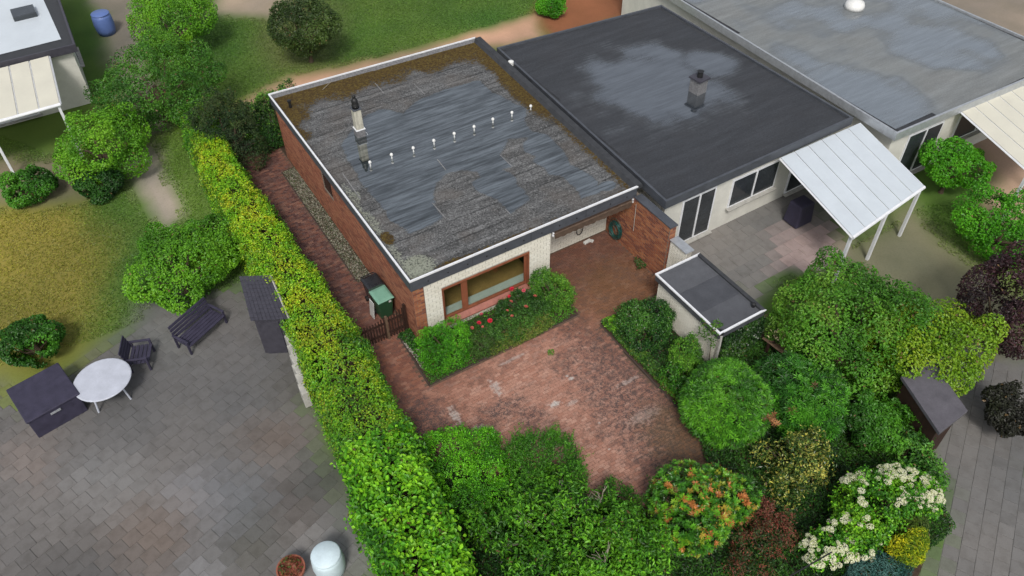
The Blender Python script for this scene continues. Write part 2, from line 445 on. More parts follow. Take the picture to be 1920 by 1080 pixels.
PATH = [(-1.95, 13.1), (.04, 13.1), (.04, 11.5), (-.5, 11.42), (-.5, 3.75), (.04, 3.75), (.04, .78), (-.42, .7), (-.5, -1.72), (5.25, -1.72), (5.25, 1.33), (8.63, 1.33),
        (8.63, -2.42), (5.62, -2.42), (5.5, -4), (5.52, -7), (5.2, -8.7), (3, -8.9), (.5, -6.9), (-1.95, -4.7)]
def paver_material():
    n = NT('red_brown_paving_brick')
    k = n.math('FRACT', n.math('ADD', n.island(), n.objrand()))
    c = n.ramp(k, [(0, (.205, .085, .056)), (.2, (.175, .070, .047)), (.4, (.24, .106, .070)), (.6, (.22, .088, .054)), (.8, (.155, .068, .050)), (.92, (.26, .128, .088))], 'CONSTANT')
    w1 = n.noise(1.1, 4, .62); w2 = n.noise(3.2, 4, .65); fine = n.noise(28, 3, .65); w3 = n.noise(7, 4, .7)
    # worn, pale pink middle of the terrace
    pale = n.ellipse((2.3, -5.0), (3.3, 3.6), .5, w1, .7)
    c = n.mix(n.math('MULTIPLY', pale, .66), c, n.mix(k, (.38, .188, .132), (.52, .305, .23)))
    # dark damp film on the side path; darker brown towards the covered corner
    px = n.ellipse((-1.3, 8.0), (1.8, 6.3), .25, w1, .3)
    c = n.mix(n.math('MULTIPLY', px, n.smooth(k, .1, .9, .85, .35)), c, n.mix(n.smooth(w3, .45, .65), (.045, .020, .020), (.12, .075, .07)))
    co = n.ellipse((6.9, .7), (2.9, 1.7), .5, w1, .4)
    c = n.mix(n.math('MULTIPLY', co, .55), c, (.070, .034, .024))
    al = n.ellipse((7.2, -1.7), (2.0, 1.7), .6, w2, .7)
    c = n.mix(n.math('MULTIPLY', al, .45), c, (.13, .078, .028))
    # black lichen towards the right-hand bed
    bl = n.ellipse((4.6, -6.0), (1.45, 3.7), .45, w2, 1.1)
    bl2 = n.ellipse((1.0, -3.7), (.75, .38), .6, w2, 1.6)
    bl4 = n.ellipse((1.6, -4.35), (.45, .35), .6, w2, 1.2)
    bl3 = n.ellipse((-1.3, -3.1), (.9, 1.3), .5, w2, 1.0)
    sp = n.smooth(n.math('ADD', w3, n.math('MULTIPLY', n.math('SUBTRACT', fine, .5), .6)), .40, .62)
    dk = n.math('MULTIPLY', n.math('MAXIMUM', n.math('MAXIMUM', bl, bl2), n.math('MAXIMUM', bl3, bl4)), n.math('ADD', n.math('MULTIPLY', sp, .66), .2))
    c = n.mix(dk, c, (.040, .034, .038))
    gr = n.ellipse((5.0, -7.6), (1.1, 1.5), .5, w2, .7)
    c = n.mix(n.math('MULTIPLY', gr, .5), c, (.085, .062, .022))
    # white lime blooms
    for (ex, ey, rx, ry, am) in ((2.46, -4.42, .17, .10, 1), (2.95, -4.65, .16, .07, .5), (1.25, -2.9, .12, .3, .7), (-.35, -3.15, .12, .32, .7), (.05, -4.0, .2, .17, .6), (2.35, -2.2, .5, .06, .5),
                                 (3.45, -3.85, .09, .06, .9), (3.4, -3.7, .05, .04, .9), (2.9, -6.6, .04, .03, .7), (3.2, -5.7, .04, .04, .7), (4.9, -4.9, .4, .07, .45), (4.5, -6.2, .5, .2, .25)):
        e = n.ellipse((ex, ey), (rx, ry), .5, w3 if rx > .1 else None, 2.2)
        c = n.mix(n.math('MULTIPLY', e, n.math('MULTIPLY', n.smooth(fine, .35, .6, .25, 1), am)), c, (.50, .49, .46))
    c = n.mix(n.smooth(n.math('ADD', n.math('MULTIPLY', w3, .6), n.math('MULTIPLY', w1, .4)), .46, .64, 0, .5), c, (.095, .062, .052))
    dirt = n.smooth(fine, .48, .75, 0, .5)
    c = n.mix(dirt, c, (.055, .04, .032))
    n.bump(fine, .5, .008)
    return n.set(c, n.smooth(w1, .3, .7, .5, .8), .35)
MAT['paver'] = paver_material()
sandbed = MB().prism(PATH, -.10, -.011).build('joint_sand_bed', MAT['sand'])
tag(sandbed, 'dark sand showing in the joints of the brick paving', None, None, 'structure')
def brick_arrays(C, ax, ay, az, l, w, h, ch=.004):
    """chamfered bricks: C (n,3) centres of the top faces, ax/ay/az (n,3) axes"""
    a, b = l / 2, w / 2
    loc = [(-a, -b, -h), (a, -b, -h), (a, b, -h), (-a, b, -h), (-a, -b, -ch), (a, -b, -ch), (a, b, -ch), (-a, b, -ch),
           (-a + ch, -b + ch, 0), (a - ch, -b + ch, 0), (a - ch, b - ch, 0), (-a + ch, b - ch, 0)]
    fq = [(0, 1, 5, 4), (1, 2, 6, 5), (2, 3, 7, 6), (3, 0, 4, 7), (4, 5, 9, 8), (5, 6, 10, 9), (6, 7, 11, 10), (7, 4, 8, 11), (8, 9, 10, 11)]
    n = len(C); L = np.array(loc)
    V = C[:, None, :] + L[None, :, 0:1] * ax[:, None, :] + L[None, :, 1:2] * ay[:, None, :] + L[None, :, 2:3] * az[:, None, :]
    F = (np.array(fq)[None] + 12 * np.arange(n)[:, None, None])
    return V.reshape(-1, 3), F.reshape(-1, 4)
sm_ = NT('concrete_slab')
sa_ = sm_.attr('Col').outputs['Color']; sg_ = sm_.noise(40, 3, .7); sb_ = sm_.noise(3, 4, .65)
sc_ = sm_.mix(sm_.smooth(sg_, .4, .7, 0, .35), sa_, sm_.mix(1.0, sa_, (.5, .5, .5), 'MULTIPLY'))
sc_ = sm_.mix(sm_.smooth(sb_, .42, .7, 0, .4), sc_, sm_.mix(1.0, sa_, (.55, .53, .5), 'MULTIPLY'))
sm_.bump(sg_, .4, .006); MAT['slab'] = sm_.set(sc_, .85, .25)
slab_paving('yard_paving', 'worn grey slab paving of the yard left of the hedge', [GP([(-250, 640), (60, 735), (200, 640), (330, 565), (450, 520), (520, 600), (560, 650), (610, 840), (680, 1000), (700, 1250), (-300, 1250)])], .42, 11)
slab_paving('terrace_paving', 'grey slab paving of the neighbouring terrace behind the shed', [GP([(1250, 450), (1300, 340), (1480, 290), (1740, 300), (1640, 450), (1470, 510), (1420, 570), (1330, 500)])], .5, 12, .012, .02)
slab_paving('pavement_slabs', 'grey pavement slabs at the lower right', [GP([(1770, 900), (1800, 680), (1960, 700), (1960, 1250), (1700, 1250), (1740, 1080)])], .4, 13, .012, .5)
pl, pw, pj = .2, .1, .006
cs = []
for j in range(int((13.1 + 8.9) / (pw + pj)) + 1):
    y = -8.9 + (j + .5) * (pw + pj)
    for i in range(int(10.6 / (pl + pj)) + 1):
        cs.append((-1.95 + (i + .5 * (j % 2)) * (pl + pj), y))
cs = np.array(cs)
cs = cs[sdf(cs, PATH) < -.045]
pv = _CP  # survey: how large each brick shows in the photograph
rel = np.concatenate([cs, np.zeros((len(cs), 1))], 1) - _CP
cc = rel @ _RM.T
ppx = 960 + CAM_F * cc[:, 0] / cc[:, 2]; ppy = 540 - CAM_F * cc[:, 1] / cc[:, 2]
vis = sdf(np.stack([ppx, ppy], 1), [(790, 765), (830, 735), (1000, 700), (1180, 690), (1275, 775), (1310, 850), (1200, 895), (1120, 860), (1080, 850), (1040, 800), (960, 805), (920, 815), (880, 795), (800, 780)]) < 0
order = np.argsort(-ppy + 1e5 * (~vis))
pick = np.zeros(len(cs), bool); pick[order[:300]] = True
paving = MB().box(-1.94, -1.90, -4.6, 13.0, -.06, .012).build('brick_paving', plain('edging_kerb', (.12, .07, .055), .85, .3, 6))
tag(paving, 'red brown brick paving of the terrace and side path', None, None, 'structure')
def jitter(n, a):
    t = RNG.normal(0, a, (n, 2)); ax = np.stack([np.ones(n), t[:, 1] * .6, t[:, 0]], 1); az = np.stack([-t[:, 0], -t[:, 1], np.ones(n)], 1)
    ax /= np.linalg.norm(ax, axis=1)[:, None]; az /= np.linalg.norm(az, axis=1)[:, None]
    return ax, np.cross(az, ax), az
rest = cs[~pick]
Cn = np.concatenate([rest, RNG.normal(0, .0016, (len(rest), 1))], 1)
a_, b_, c_ = jitter(len(rest), .008)
Vb, Fb = brick_arrays(Cn, a_, b_, c_, pl, pw, .05)
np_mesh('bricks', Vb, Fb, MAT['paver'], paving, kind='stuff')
Vb, Fb = brick_arrays(np.zeros((1, 3)), np.array([[1., 0, 0]]), np.array([[0, 1., 0]]), np.array([[0, 0, 1.]]), pl, pw, .05)
one = bpy.data.meshes.new('brick'); one.from_pydata([tuple(v) for v in Vb], [], [tuple(int(i) for i in f) for f in Fb]); one.materials.append(MAT['paver'])
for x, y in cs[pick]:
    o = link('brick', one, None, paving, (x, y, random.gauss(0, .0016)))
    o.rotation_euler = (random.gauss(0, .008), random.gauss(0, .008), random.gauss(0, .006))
# concrete kerbs round the beds
for nm, (x0, y0), (x1, y1) in (('bed_kerb', (-.47, -1.69), (5.2, -1.69)), ('bed_kerb', (-.47, -1.69), (-.40, .66)), ('bed_kerb', (5.66, -2.47), (7.5, -2.47)), ('bed_kerb', (5.57, -2.5), (5.56, -7.2)),
                               ('bed_kerb', (-.52, 3.8), (-.52, 11.4))):
    L = math.hypot(x1 - x0, y1 - y0)
    k = MB().obox(((x0 + x1) / 2, (y0 + y1) / 2, -.03), (L, .035, .085), math.atan2(y1 - y0, x1 - x0)).build(nm, plain('kerb', (.055, .04, .034), .9, .3, 7), None)
    tag(k, None, None, None, 'structure')
# pebbles between the side wall and the path
def pebbles(name, poly, n, col, size, label, z=-.01):
    poly = np.array(poly); lo, hi = poly.min(0), poly.max(0)
    p = RNG.uniform(lo, hi, (n * 2, 2)); p = p[sdf(p, poly) < 0][:n]; n = len(p)
    base = np.array([(1, 0, 0), (-1, 0, 0), (0, 1, 0), (0, -1, 0), (0, 0, 1), (.6, .6, .5), (-.6, .6, .5), (-.6, -.6, .5), (.6, -.6, .5)], float)
    tri = np.array([(4, 5, 6), (4, 6, 7), (4, 7, 8), (4, 8, 5), (5, 0, 2), (5, 2, 6), (6, 2, 1), (6, 1, 7), (7, 1, 3), (7, 3, 8), (8, 3, 0), (8, 0, 5)][:12])
    tri = np.array([(4, 5, 6), (4, 6, 7), (4, 7, 8), (4, 8, 5), (5, 0, 2), (5, 2, 6), (6, 2, 1), (6, 1, 7), (7, 1, 3), (7, 3, 8), (8, 3, 0), (8, 0, 5)])
    s = RNG.uniform(.6, 1.3, (n, 1, 1)) * size * np.stack([RNG.uniform(.8, 1.2, n), RNG.uniform(.7, 1.1, n), RNG.uniform(.5, .9, n)], 1)[:, None, :]
    a = RNG.uniform(0, 2 * PI, n); c, sn = np.cos(a), np.sin(a)
    B = base[None] * s
    Vv = np.stack([B[..., 0] * c[:, None] - B[..., 1] * sn[:, None], B[..., 0] * sn[:, None] + B[..., 1] * c[:, None], B[..., 2]], 2)
    Vv[..., :2] += p[:, None, :]; Vv[..., 2] += z + RNG.uniform(0, .025, (n, 1))
    Fv = tri[None] + 9 * np.arange(n)[:, None, None]
    ck = np.array(col)[RNG.integers(0, len(col), n)] * RNG.uniform(.7, 1.2, (n, 1))
    o = np_mesh(name, Vv.reshape(-1, 3), Fv.reshape(-1, 3), MAT['leaf_dull_opaque'], None, np.repeat(ck, 9, 0))
    return tag(o, label, 'gravel', None, 'stuff')
nn = NT('pebble'); nn.set(nn.attr('Col').outputs['Color'], .75, .3); MAT['leaf_dull_opaque'] = nn.m
pebbles('gravel_strip', [(-.48, 3.75), (.05, 3.75), (.05, 11.42), (-.48, 11.36)], 5200, [(.17, .16, .12), (.10, .09, .065), (.05, .055, .035), (.24, .23, .18), (.06, .075, .03), (.11, .085, .06)], .027, 'strip of mottled pebbles along the side wall of the house')
pebbles('gravel_patch', [(-.36, -1.1), (.1, -.5), (.05, .6), (-.38, .6)], 420, [(.30, .28, .24), (.2, .18, .15), (.36, .34, .3)], .028, 'patch of pale pebbles at the corner of the house beside the gate')

# ------------------------------------------------------------------ masonry
def brickwork(name, o, u, v, n, U, V, mat, parent, L=.24, H=.071, J=.011, holes=(), proud=.008, ends=True):
    """running bond on the plane through o with axes u (along), v (up), n (out)"""
    o, u, v, n = [np.array(a, float) for a in (o, u, v, n)]
    C = []; S = []
    rows = int(V / (H + J))
    dh = V / rows
    for j in range(rows):
        z = (j + .5) * dh
        x = -(L + J) / 2 * (j % 2)
        while x < U - .02:
            a, b = max(x, 0) + J / 2, min(x + L + J, U) - J / 2
            x += L + J
            segs = [(a, b)]
            for (h0, h1, g0, g1) in holes:
                if g0 - H * .4 < z < g1 + H * .4:
                    t = []
                    for (p, q) in segs:
                        if q <= h0 or p >= h1: t.append((p, q)); continue
                        if p < h0: t.append((p, h0 - .002))
                        if q > h1: t.append((h1 + .002, q))
                    segs = t
            for (p, q) in segs:
                if q - p > .02: C.append(((p + q) / 2, z)); S.append((q - p) / 2)
    C = np.array(C); S = np.array(S); m = len(C)
    pr = proud + RNG.normal(0, .0012, m)
    cen = o + C[:, :1] * u + C[:, 1:] * v + pr[:, None] * n
    hh = (dh - J) / 2
    Vv = []
    for (sx, sy, sz) in ((-1, -1, 0), (1, -1, 0), (1, 1, 0), (-1, 1, 0), (-1, -1, 1), (1, -1, 1), (1, 1, 1), (-1, 1, 1)):
        Vv.append(cen + (sx * (S - .003 * sz))[:, None] * u + sy * (hh - .002 * sz) * v - ((1 - sz) * .018) * n)
    Vv = np.stack(Vv, 1).reshape(-1, 3)
    fq = np.array([(4, 5, 6, 7), (0, 1, 5, 4), (1, 2, 6, 5), (2, 3, 7, 6), (3, 0, 4, 7)])
    if np.dot(np.cross(u, v), n) < 0: fq = fq[:, ::-1]
    Fv = (fq[None] + 8 * np.arange(m)[:, None, None]).reshape(-1, 4)
    return np_mesh(name, Vv, Fv, mat, parent, kind='stuff')

WT = 2.46                                            # top of the walls
house = empty('brick_bungalow', (0, 0, 0), 'flat-roofed brick bungalow with puddles and moss on its grey felt roof', 'house')
WX0, WX1, WZ0, WZ1 = 1.06, 4.37, .28, 1.96           # front window opening
wf = MB().box(.46, WX0, .07, .30, -.1, WT).box(WX1, 5.21, .07, .30, -.1, WT).box(WX0, WX1, .07, .30, -.1, WZ0).box(WX0, WX1, .07, .30, WZ1, WT).build('front_wall', MAT['mortar_pale'], house)
tag(wf, 'white sand-lime brick front wall')
brickwork('white_bricks', (.455, .07, -.05), (1, 0, 0), (0, 0, 1), (0, -1, 0), 4.765, WT + .05, MAT['white_brick'], wf, .24, .104, .009, [(WX0 - .455, WX1 - .455, WZ0 + .05, WZ1 + .05)], .006)
wp = MB().box(4.98, 5.21, .30, 1.36, -.1, WT).build('terrace_side_wall', MAT['mortar_pale'], house)
brickwork('white_bricks', (5.21, .07, -.05), (0, 1, 0), (0, 0, 1), (1, 0, 0), 1.28, WT + .05, MAT['white_brick'], wp, .24, .104, .012, (), .006)
wl = MB().box(.07, .30, .07, 6.62, -.1, WT).box(.07, .30, 7.52, 12.3, -.1, WT).box(.07, .30, 6.62, 7.52, -.1, 1.5).box(.07, .30, 6.62, 7.52, 2.4, WT).box(.30, .46, .07, .30, -.1, WT).build('side_wall', MAT['mortar'], house)
tag(wl, 'orange red brick side wall')
brickwork('red_bricks', (.07, 12.3, -.05), (0, -1, 0), (0, 0, 1), (-1, 0, 0), 12.23, WT + .05, MAT['side_brick'], wl, .24, .066, .011, [(12.3 - 7.52, 12.3 - 6.62, 1.55, 2.45)], .006)
brickwork('red_bricks', (.065, .07, -.05), (1, 0, 0), (0, 0, 1), (0, -1, 0), .39, WT + .05, MAT['red_brick'], wl, .24, .066, .012, (), .006)
MB().box(.07, 8.9, 12.06, 12.3, -.1, WT).build('back_wall', MAT['red_brick'], house)
wr = MB().box(8.65, 8.92, -1.95, 12.06, -.1, WT).build('party_wall', MAT['mortar'], house)
tag(wr, 'dark red brick wall closing the covered terrace corner')
brickwork('red_bricks', (8.65, 1.36, -.05), (0, -1, 0), (0, 0, 1), (-1, 0, 0), 3.31, WT + .05, MAT['red_brick'], wr, .22, .062, .014, (), .007)
brickwork('red_bricks', (8.65, -1.95, -.05), (1, 0, 0), (0, 0, 1), (0, -1, 0), .27, WT + .05, MAT['red_brick'], wr, .22, .062, .014, (), .007)
MB().box(8.62, 8.95, -1.98, -.02, WT, WT + .05).build('wall_coping', MAT['fascia'], house)
wb = MB().box(5.21, 8.65, 1.36, 1.6, -.1, WT).build('terrace_back_wall', MAT['mortar_pale'], house)
brickwork('white_bricks', (5.21, 1.36, -.05), (1, 0, 0), (0, 0, 1), (0, -1, 0), 3.43, WT + .05, MAT['white_brick'], wb, .24, .104, .008, (), .005)
MB().box(.30, 4.98, 5.0, 5.15, 0, WT).box(.302, 4.98, 4.99, 5.0, .02, WT).build('room_wall', MAT['room'], house)
MB().box(.30, 4.98, .30, 5.0, -.05, .02).build('room_floor', MAT['room_floor'], house)
MB().box(.45, 4.9, .31, .62, .40, .44).box(.45, 4.9, .60, .62, .02, .40).build('inner_sill', MAT['room_pale'], house)
MB().box(4.55, 4.97, .32, .40, .5, 2.3).build('curtain', MAT['room_pale'], house)
MB().obox((1.6, 2.8, .45), (1.9, .9, .8), .05).build('sofa', plain('room_sofa', (.20, .14, .05), .9, .2, 4), house, .06)
MB().obox((3.6, 2.2, .38), (1.2, .7, .7), -.1).build('room_table', plain('room_table', (.16, .085, .03), .4, .2, 4), house, .02)

# front window
win = MB().box(WX0, WX1, .17, .23, WZ1 - .16, WZ1 - .002).box(WX0, WX1, .17, .23, WZ0 + .12, WZ0 + .20).box(WX0, WX0 + .08, .17, .23, WZ0 + .20, WZ1 - .16).box(WX1 - .08, WX1, .17, .23, WZ0 + .20, WZ1 - .16).build('window', MAT['window_wood'], house, .006)
MB().box(WX0 + .80, WX0 + .93, .165, .225, WZ0 + .20, WZ1 - .16).build('mullion', MAT['window_wood'], win, .006)
for a, b in ((WX0 + .08, WX0 + .80), (WX0 + .93, WX1 - .08)):
    fr = MB()
    z0, z1 = WZ0 + .20, WZ1 - .16
    fr.box(a, b, .185, .215, z0, z0 + .05).box(a, b, .185, .215, z1 - .05, z1).box(a, a + .05, .185, .215, z0 + .05, z1 - .05).box(b - .05, b, .185, .215, z0 + .05, z1 - .05)
    fr.build('sash', MAT['window_wood'], win)
    MB().box(a + .05, b - .05, .198, .204, z0 + .05, z1 - .05).build('pane', MAT['glass'], win)
MB().box(WX0, WX0 + .025, .05, .17, WZ0 + .05, WZ1 - .002).box(WX1 - .05, WX1, .05, .17, WZ0 + .05, WZ1 - .002).box(WX0 + .025, WX1 - .05, .05, .17, WZ1 - .08, WZ1 - .003).build('casing', MAT['window_wood'], win)
s = MB()
nt = 14
for k in range(nt):
    a = WX0 - .03 + (WX1 - WX0 + .06) * k / nt + .002; b = WX0 - .03 + (WX1 - WX0 + .06) * (k + 1) / nt - .002
    s.add([(a, -.02, WZ0 - .03), (b, -.02, WZ0 - .03), (b, .168, WZ0 - .03), (a, .168, WZ0 - .03), (a, -.02, WZ0 + .015), (b, -.02, WZ0 + .015), (b, .168, WZ0 + .115), (a, .168, WZ0 + .115)],
          [(0, 3, 2, 1), (4, 5, 6, 7), (0, 1, 5, 4), (1, 2, 6, 5), (2, 3, 7, 6), (3, 0, 4, 7)])
s.build('sill', MAT['sill_tile'], win)
# small grilled window of the side wall
gw = MB().box(.16, .20, 6.62, 7.52, 1.5, 1.56).box(.16, .20, 6.62, 7.52, 2.34, 2.4).box(.16, .20, 6.62, 6.68, 1.56, 2.34).box(.16, .20, 7.46, 7.52, 1.56, 2.34).build('window', MAT['window_wood'], house)
MB().box(.175, .185, 6.68, 7.46, 1.56, 2.34).build('pane', MAT['black'], gw)
for k in range(9):
    MB().obox((.10, 7.07, 1.56 + k * .095), (.03, .86, .018), 0, 0, .5).build('grille_bar', MAT['brown_wood'], gw)

# ------------------------------------------------------------------ the roof
RIM = [(0, 0), (8.76, 0), (9.28, 12.15), (0, 12.57)]
RZ = 2.90
def inset(poly, d):
    n = len(poly); out = []
    for k in range(n):
        p0, p1, p2 = [np.array(poly[(k + t) % n], float) for t in (-1, 0, 1)]
        e1 = (p1 - p0) / np.linalg.norm(p1 - p0); e2 = (p2 - p1) / np.linalg.norm(p2 - p1)
        n1 = np.array([-e1[1], e1[0]]); n2 = np.array([-e2[1], e2[0]])
        m = (n1 + n2) / (1 + n1 @ n2)
        out.append(tuple(p1 + m * d))
    return out
def felt_material(name, dry, wet, moss_on=True, gr=1.0, soft=.09, laps=False):
    n = NT(name)
    at = n.attr('Col'); sep = n.new('ShaderNodeSeparateColor'); n.put(sep.inputs[0], at.outputs['Color'])
    wetm, mossm, lich = sep.outputs[0], sep.outputs[1], sep.outputs[2]
    st = n.noise(1.0, 6, .7, stretch=(.45, 3.6, 1)); grain = n.noise(60, 2, .7); mid = n.noise(9, 4, .65); big = n.noise(.7, 3, .5)
    speck = n.noise(17, 3, .8); st2 = n.noise(1.0, 4, .6, stretch=(.9, 11, 1))
    # wet or dry
    wf_ = n.math('ADD', wetm, n.math('ADD', n.math('MULTIPLY', n.math('SUBTRACT', mid, .5), .34), n.math('MULTIPLY', n.math('SUBTRACT', st2, .5), .45)))
    w = n.smooth(wf_, .5 - soft, .5 + soft)
    d = n.ramp(st, [(.32, tuple(c * (1 - .5 * min(1, gr + .1)) for c in dry)), (.5, dry), (.66, tuple(c * (1 + .7 * min(1, gr + .1)) for c in dry))])
    d = n.mix(n.smooth(st2, .48, .36, 0, .55 * gr), d, tuple(c * .35 for c in dry))
    d = n.mix(n.smooth(speck, .48, .36, 0, .85 * gr), d, tuple(c * .18 for c in dry))
    d = n.mix(n.smooth(speck, .54, .66, 0, .8 * gr), d, tuple(c * 2.6 for c in dry))
    d = n.mix(n.smooth(grain, .5, .62, 0, .5 * gr), d, tuple(c * .3 for c in dry))
    d = n.mix(n.smooth(big, .45, .65, 0, .35 * gr), d, (dry[0] * 1.15, dry[1] * .98, dry[2] * .85))
    we = n.ramp(n.math('ADD', n.math('MULTIPLY', st, .6), n.math('MULTIPLY', st2, .4)), [(.36, tuple(c * (1 - .55 * gr) for c in wet)), (.5, wet), (.64, tuple(c * (1 + 1.2 * gr) for c in wet))])
    c = n.mix(w, d, we)
    if laps:                                          # dirt caught along the side laps, every sheet a little different
        sx = n.new('ShaderNodeSeparateXYZ'); n.put(sx.inputs[0], n.pos())
        yy = n.math('DIVIDE', n.math('ADD', n.math('SUBTRACT', sx.outputs[1], .10), n.math('MULTIPLY', n.math('SUBTRACT', n.noise(2.5, 3), .5), .10)), .955)
        fr_ = n.math('FRACT', yy)
        ln = n.math('MULTIPLY', n.smooth(n.math('ABSOLUTE', n.math('SUBTRACT', fr_, .5)), .44, .497), n.smooth(n.noise(1.3, 3, .6), .35, .6, .15, .75))
        c = n.mix(ln, c, n.mix(1.0, c, (.32, .33, .34), 'MULTIPLY'))
        half = n.math('FRACT', n.math('MULTIPLY', yy, 3.0))
        ln2 = n.math('MULTIPLY', n.smooth(n.math('ABSOLUTE', n.math('SUBTRACT', half, .5)), .36, .5), n.smooth(n.noise(.9, 3, .6), .4, .62, 0, .55))
        c = n.mix(ln2, c, n.mix(1.0, c, (.42, .43, .44), 'MULTIPLY'))
    rim = n.math('MULTIPLY', n.smooth(wf_, .34, .5), n.math('SUBTRACT', 1, w))
    c = n.mix(n.math('MULTIPLY', rim, .6), c, tuple(x * .28 for x in dry))
    # lichen and moss
    lf = n.smooth(n.math('ADD', lich, n.math('MULTIPLY', n.math('SUBTRACT', speck, .5), 1.5)), .5, .75)
    c = n.mix(n.math('MULTIPLY', lf, n.math('MULTIPLY', n.math('SUBTRACT', 1, w), .7)), c, (.27, .29, .22))
    if moss_on:
        mo = n.smooth(n.math('ADD', mossm, n.math('MULTIPLY', n.math('SUBTRACT', n.math('ADD', n.math('MULTIPLY', mid, .35), n.math('MULTIPLY', speck, .65)), .5), 3.8)), .47, .60)
        mc = n.ramp(n.noise(13, 4, .7), [(.3, (.022, .014, .006)), (.48, (.060, .036, .008)), (.63, (.095, .068, .012)), (.8, (.20, .18, .10))])
        mo = n.math('MULTIPLY', mo, n.smooth(mossm, .12, .35))
        c = n.mix(mo, c, mc)
        n.put(n.b.inputs['Roughness'], n.math('MAXIMUM', n.smooth(w, 0, 1, .85, .035), n.math('MULTIPLY', mo, .95)))
        h = n.math('ADD', n.math('MULTIPLY', n.math('MULTIPLY', grain, .3), n.math('SUBTRACT', 1, w)), n.math('MULTIPLY', n.math('MULTIPLY', n.math('MULTIPLY', mo, n.smooth(mossm, .15, .4)), speck), 2.2))
    else:
        n.put(n.b.inputs['Roughness'], n.smooth(w, 0, 1, .8, .06))
        h = n.math('MULTIPLY', n.math('MULTIPLY', grain, .3), n.math('SUBTRACT', 1, w))
    n.bump(h, .6, .012)
    n.put(n.b.inputs['Specular IOR Level'], n.smooth(w, 0, 1, .3, 1.0)); film = n.smooth(n.math('ADD', n.math('MULTIPLY', st, .5), n.math('MULTIPLY', st2, .5)), .36, .64, 1.75 if gr > .5 else 2.1, 2.75 if gr > .5 else 2.4); n.put(n.b.inputs['IOR'], n.math('ADD', 1.5, n.math('MULTIPLY', w, n.math('SUBTRACT', film, 1.5))))
    n.put(n.b.inputs['Base Color'], c)
    return n.m
MAT['felt'] = felt_material('mineral_roofing_felt', (.098, .099, .099), (.022, .030, .031), True, 1.0, .14, True)
MAT['felt_edge'] = plain('felt_upstand', (.14, .14, .145), .9, .5, 14, .2, bump=.5)
MAT['felt_dark'] = plain('dark_felt', (.034, .036, .040), .7, .4, 5, .4, bump=.3)

roof = MB().prism(inset(RIM, .05), WT, 2.70).build('roof', MAT['felt_dark'], house)
tag(roof, 'flat grey felt roof with standing rainwater')
PUD = [(645, 262), (655, 250), (684, 216), (709, 205), (740, 208), (755, 212), (792, 183), (834, 167), (868, 158), (900, 150), (921, 170), (958, 192), (985, 203), (983, 223), (994, 246), (1025, 252), (1048, 273), (1061, 290),
       (1069, 306), (1090, 319), (1111, 329), (1121, 340), (1123, 360), (1090, 371), (1080, 354), (1065, 344), (1055, 333), (1027, 327), (1021, 315), (998, 304), (1000, 292), (984, 285), (975, 272), (990, 258), (952, 260),
       (936, 290), (961, 312), (944, 318), (969, 333), (975, 350), (994, 373), (959, 403), (930, 374), (898, 360), (882, 344), (902, 331), (898, 322), (867, 319), (838, 328), (820, 341), (812, 367), (811, 383), (832, 408),
       (800, 425), (768, 440), (745, 420), (715, 388), (697, 366), (680, 345), (667, 322), (650, 297), (640, 272)]
DECK = 2.725
PUDW = np.array(GP(PUD, DECK))
CHX, CHY = 2.02, 8.22
def roof_fields(x, y):
    P = np.stack([x, y], 1); P3 = np.concatenate([P, np.zeros((len(P), 1))], 1)
    wp = np.stack([fbm(P3, 1.6, 2) - .5, fbm(P3, 1.6, 9) - .5], 1) * .22
    d = sdf(P + wp, PUDW)
    wet = sstep(.30, -.30, d)
    for (cx, cy, rx, ry) in ((8.0, .75, .35, .25), (1.3, 3.2, .5, .5)):
        wet = np.maximum(wet, sstep(1.3, .7, np.hypot((x - cx) / rx, (y - cy) / ry)))
    right = 8.76 + .043 * y
    back = 12.57 - .045 * x
    nz = fbm(P3, 1.2, 40)
    moss = sstep(1.9, .6, (back - y) - .1 + (nz - .5) * 1.0)
    moss = np.maximum(moss, sstep(1.8, .6, x + (12.3 - y) * .34 - .1 + (nz - .5) * .9) * sstep(8.0, 9.4, y))
    moss = np.maximum(moss, sstep(1.0, .35, right - x + (nz - .5) * .5) * sstep(4.0, 6.5, y))
    moss = np.maximum(moss, sstep(.6, .2, right - x) * .62)
    moss = np.maximum(moss, sstep(.45, .15, y + (nz - .5) * .3) * (.45 + .45 * sstep(6, 2.5, x) * sstep(.6, 1.4, x)))
    moss = np.maximum(moss, sstep(.3, .12, np.hypot(x - .36, (y - 2.35) * .6)) * .9)
    moss = np.maximum(moss, sstep(.3, .12, x) * .38)
    lich = sstep(1.1, .3, np.hypot(x - .55, y - .6)) * .75
    lich = np.maximum(lich, sstep(.75, .3, x + (nz - .5) * .5) * sstep(7.5, 5, y) * .62)
    lich = np.maximum(lich, sstep(.9, .2, y) * .36)
    lich = np.maximum(lich, .20 * (1 - wet))
    wet = wet * (1 - sstep(.4, .6, moss))
    return np.stack([wet, moss, lich], 1)
def sheet_grid(x0, x1, y0, y1, z, step=.05, edge=.006):
    nx = max(2, int(round((x1 - x0) / step))); ny = max(2, int(round((y1 - y0) / step)))
    xs = np.concatenate([[x0], np.linspace(x0, x1, nx + 1), [x1]]); ys = np.concatenate([[y0], np.linspace(y0, y1, ny + 1), [y1]])
    X, Y = np.meshgrid(xs, ys); Z = np.full(X.shape, z)
    Z[0] -= edge; Z[-1] -= edge; Z[:, 0] -= edge; Z[:, -1] -= edge
    a, b = len(xs), len(ys)
    ii, jj = np.meshgrid(np.arange(a - 1), np.arange(b - 1)); q = (jj * a + ii).ravel()
    return np.stack([X.ravel(), Y.ravel(), Z.ravel()], 1), np.stack([q, q + 1, q + 1 + a, q + a], 1)
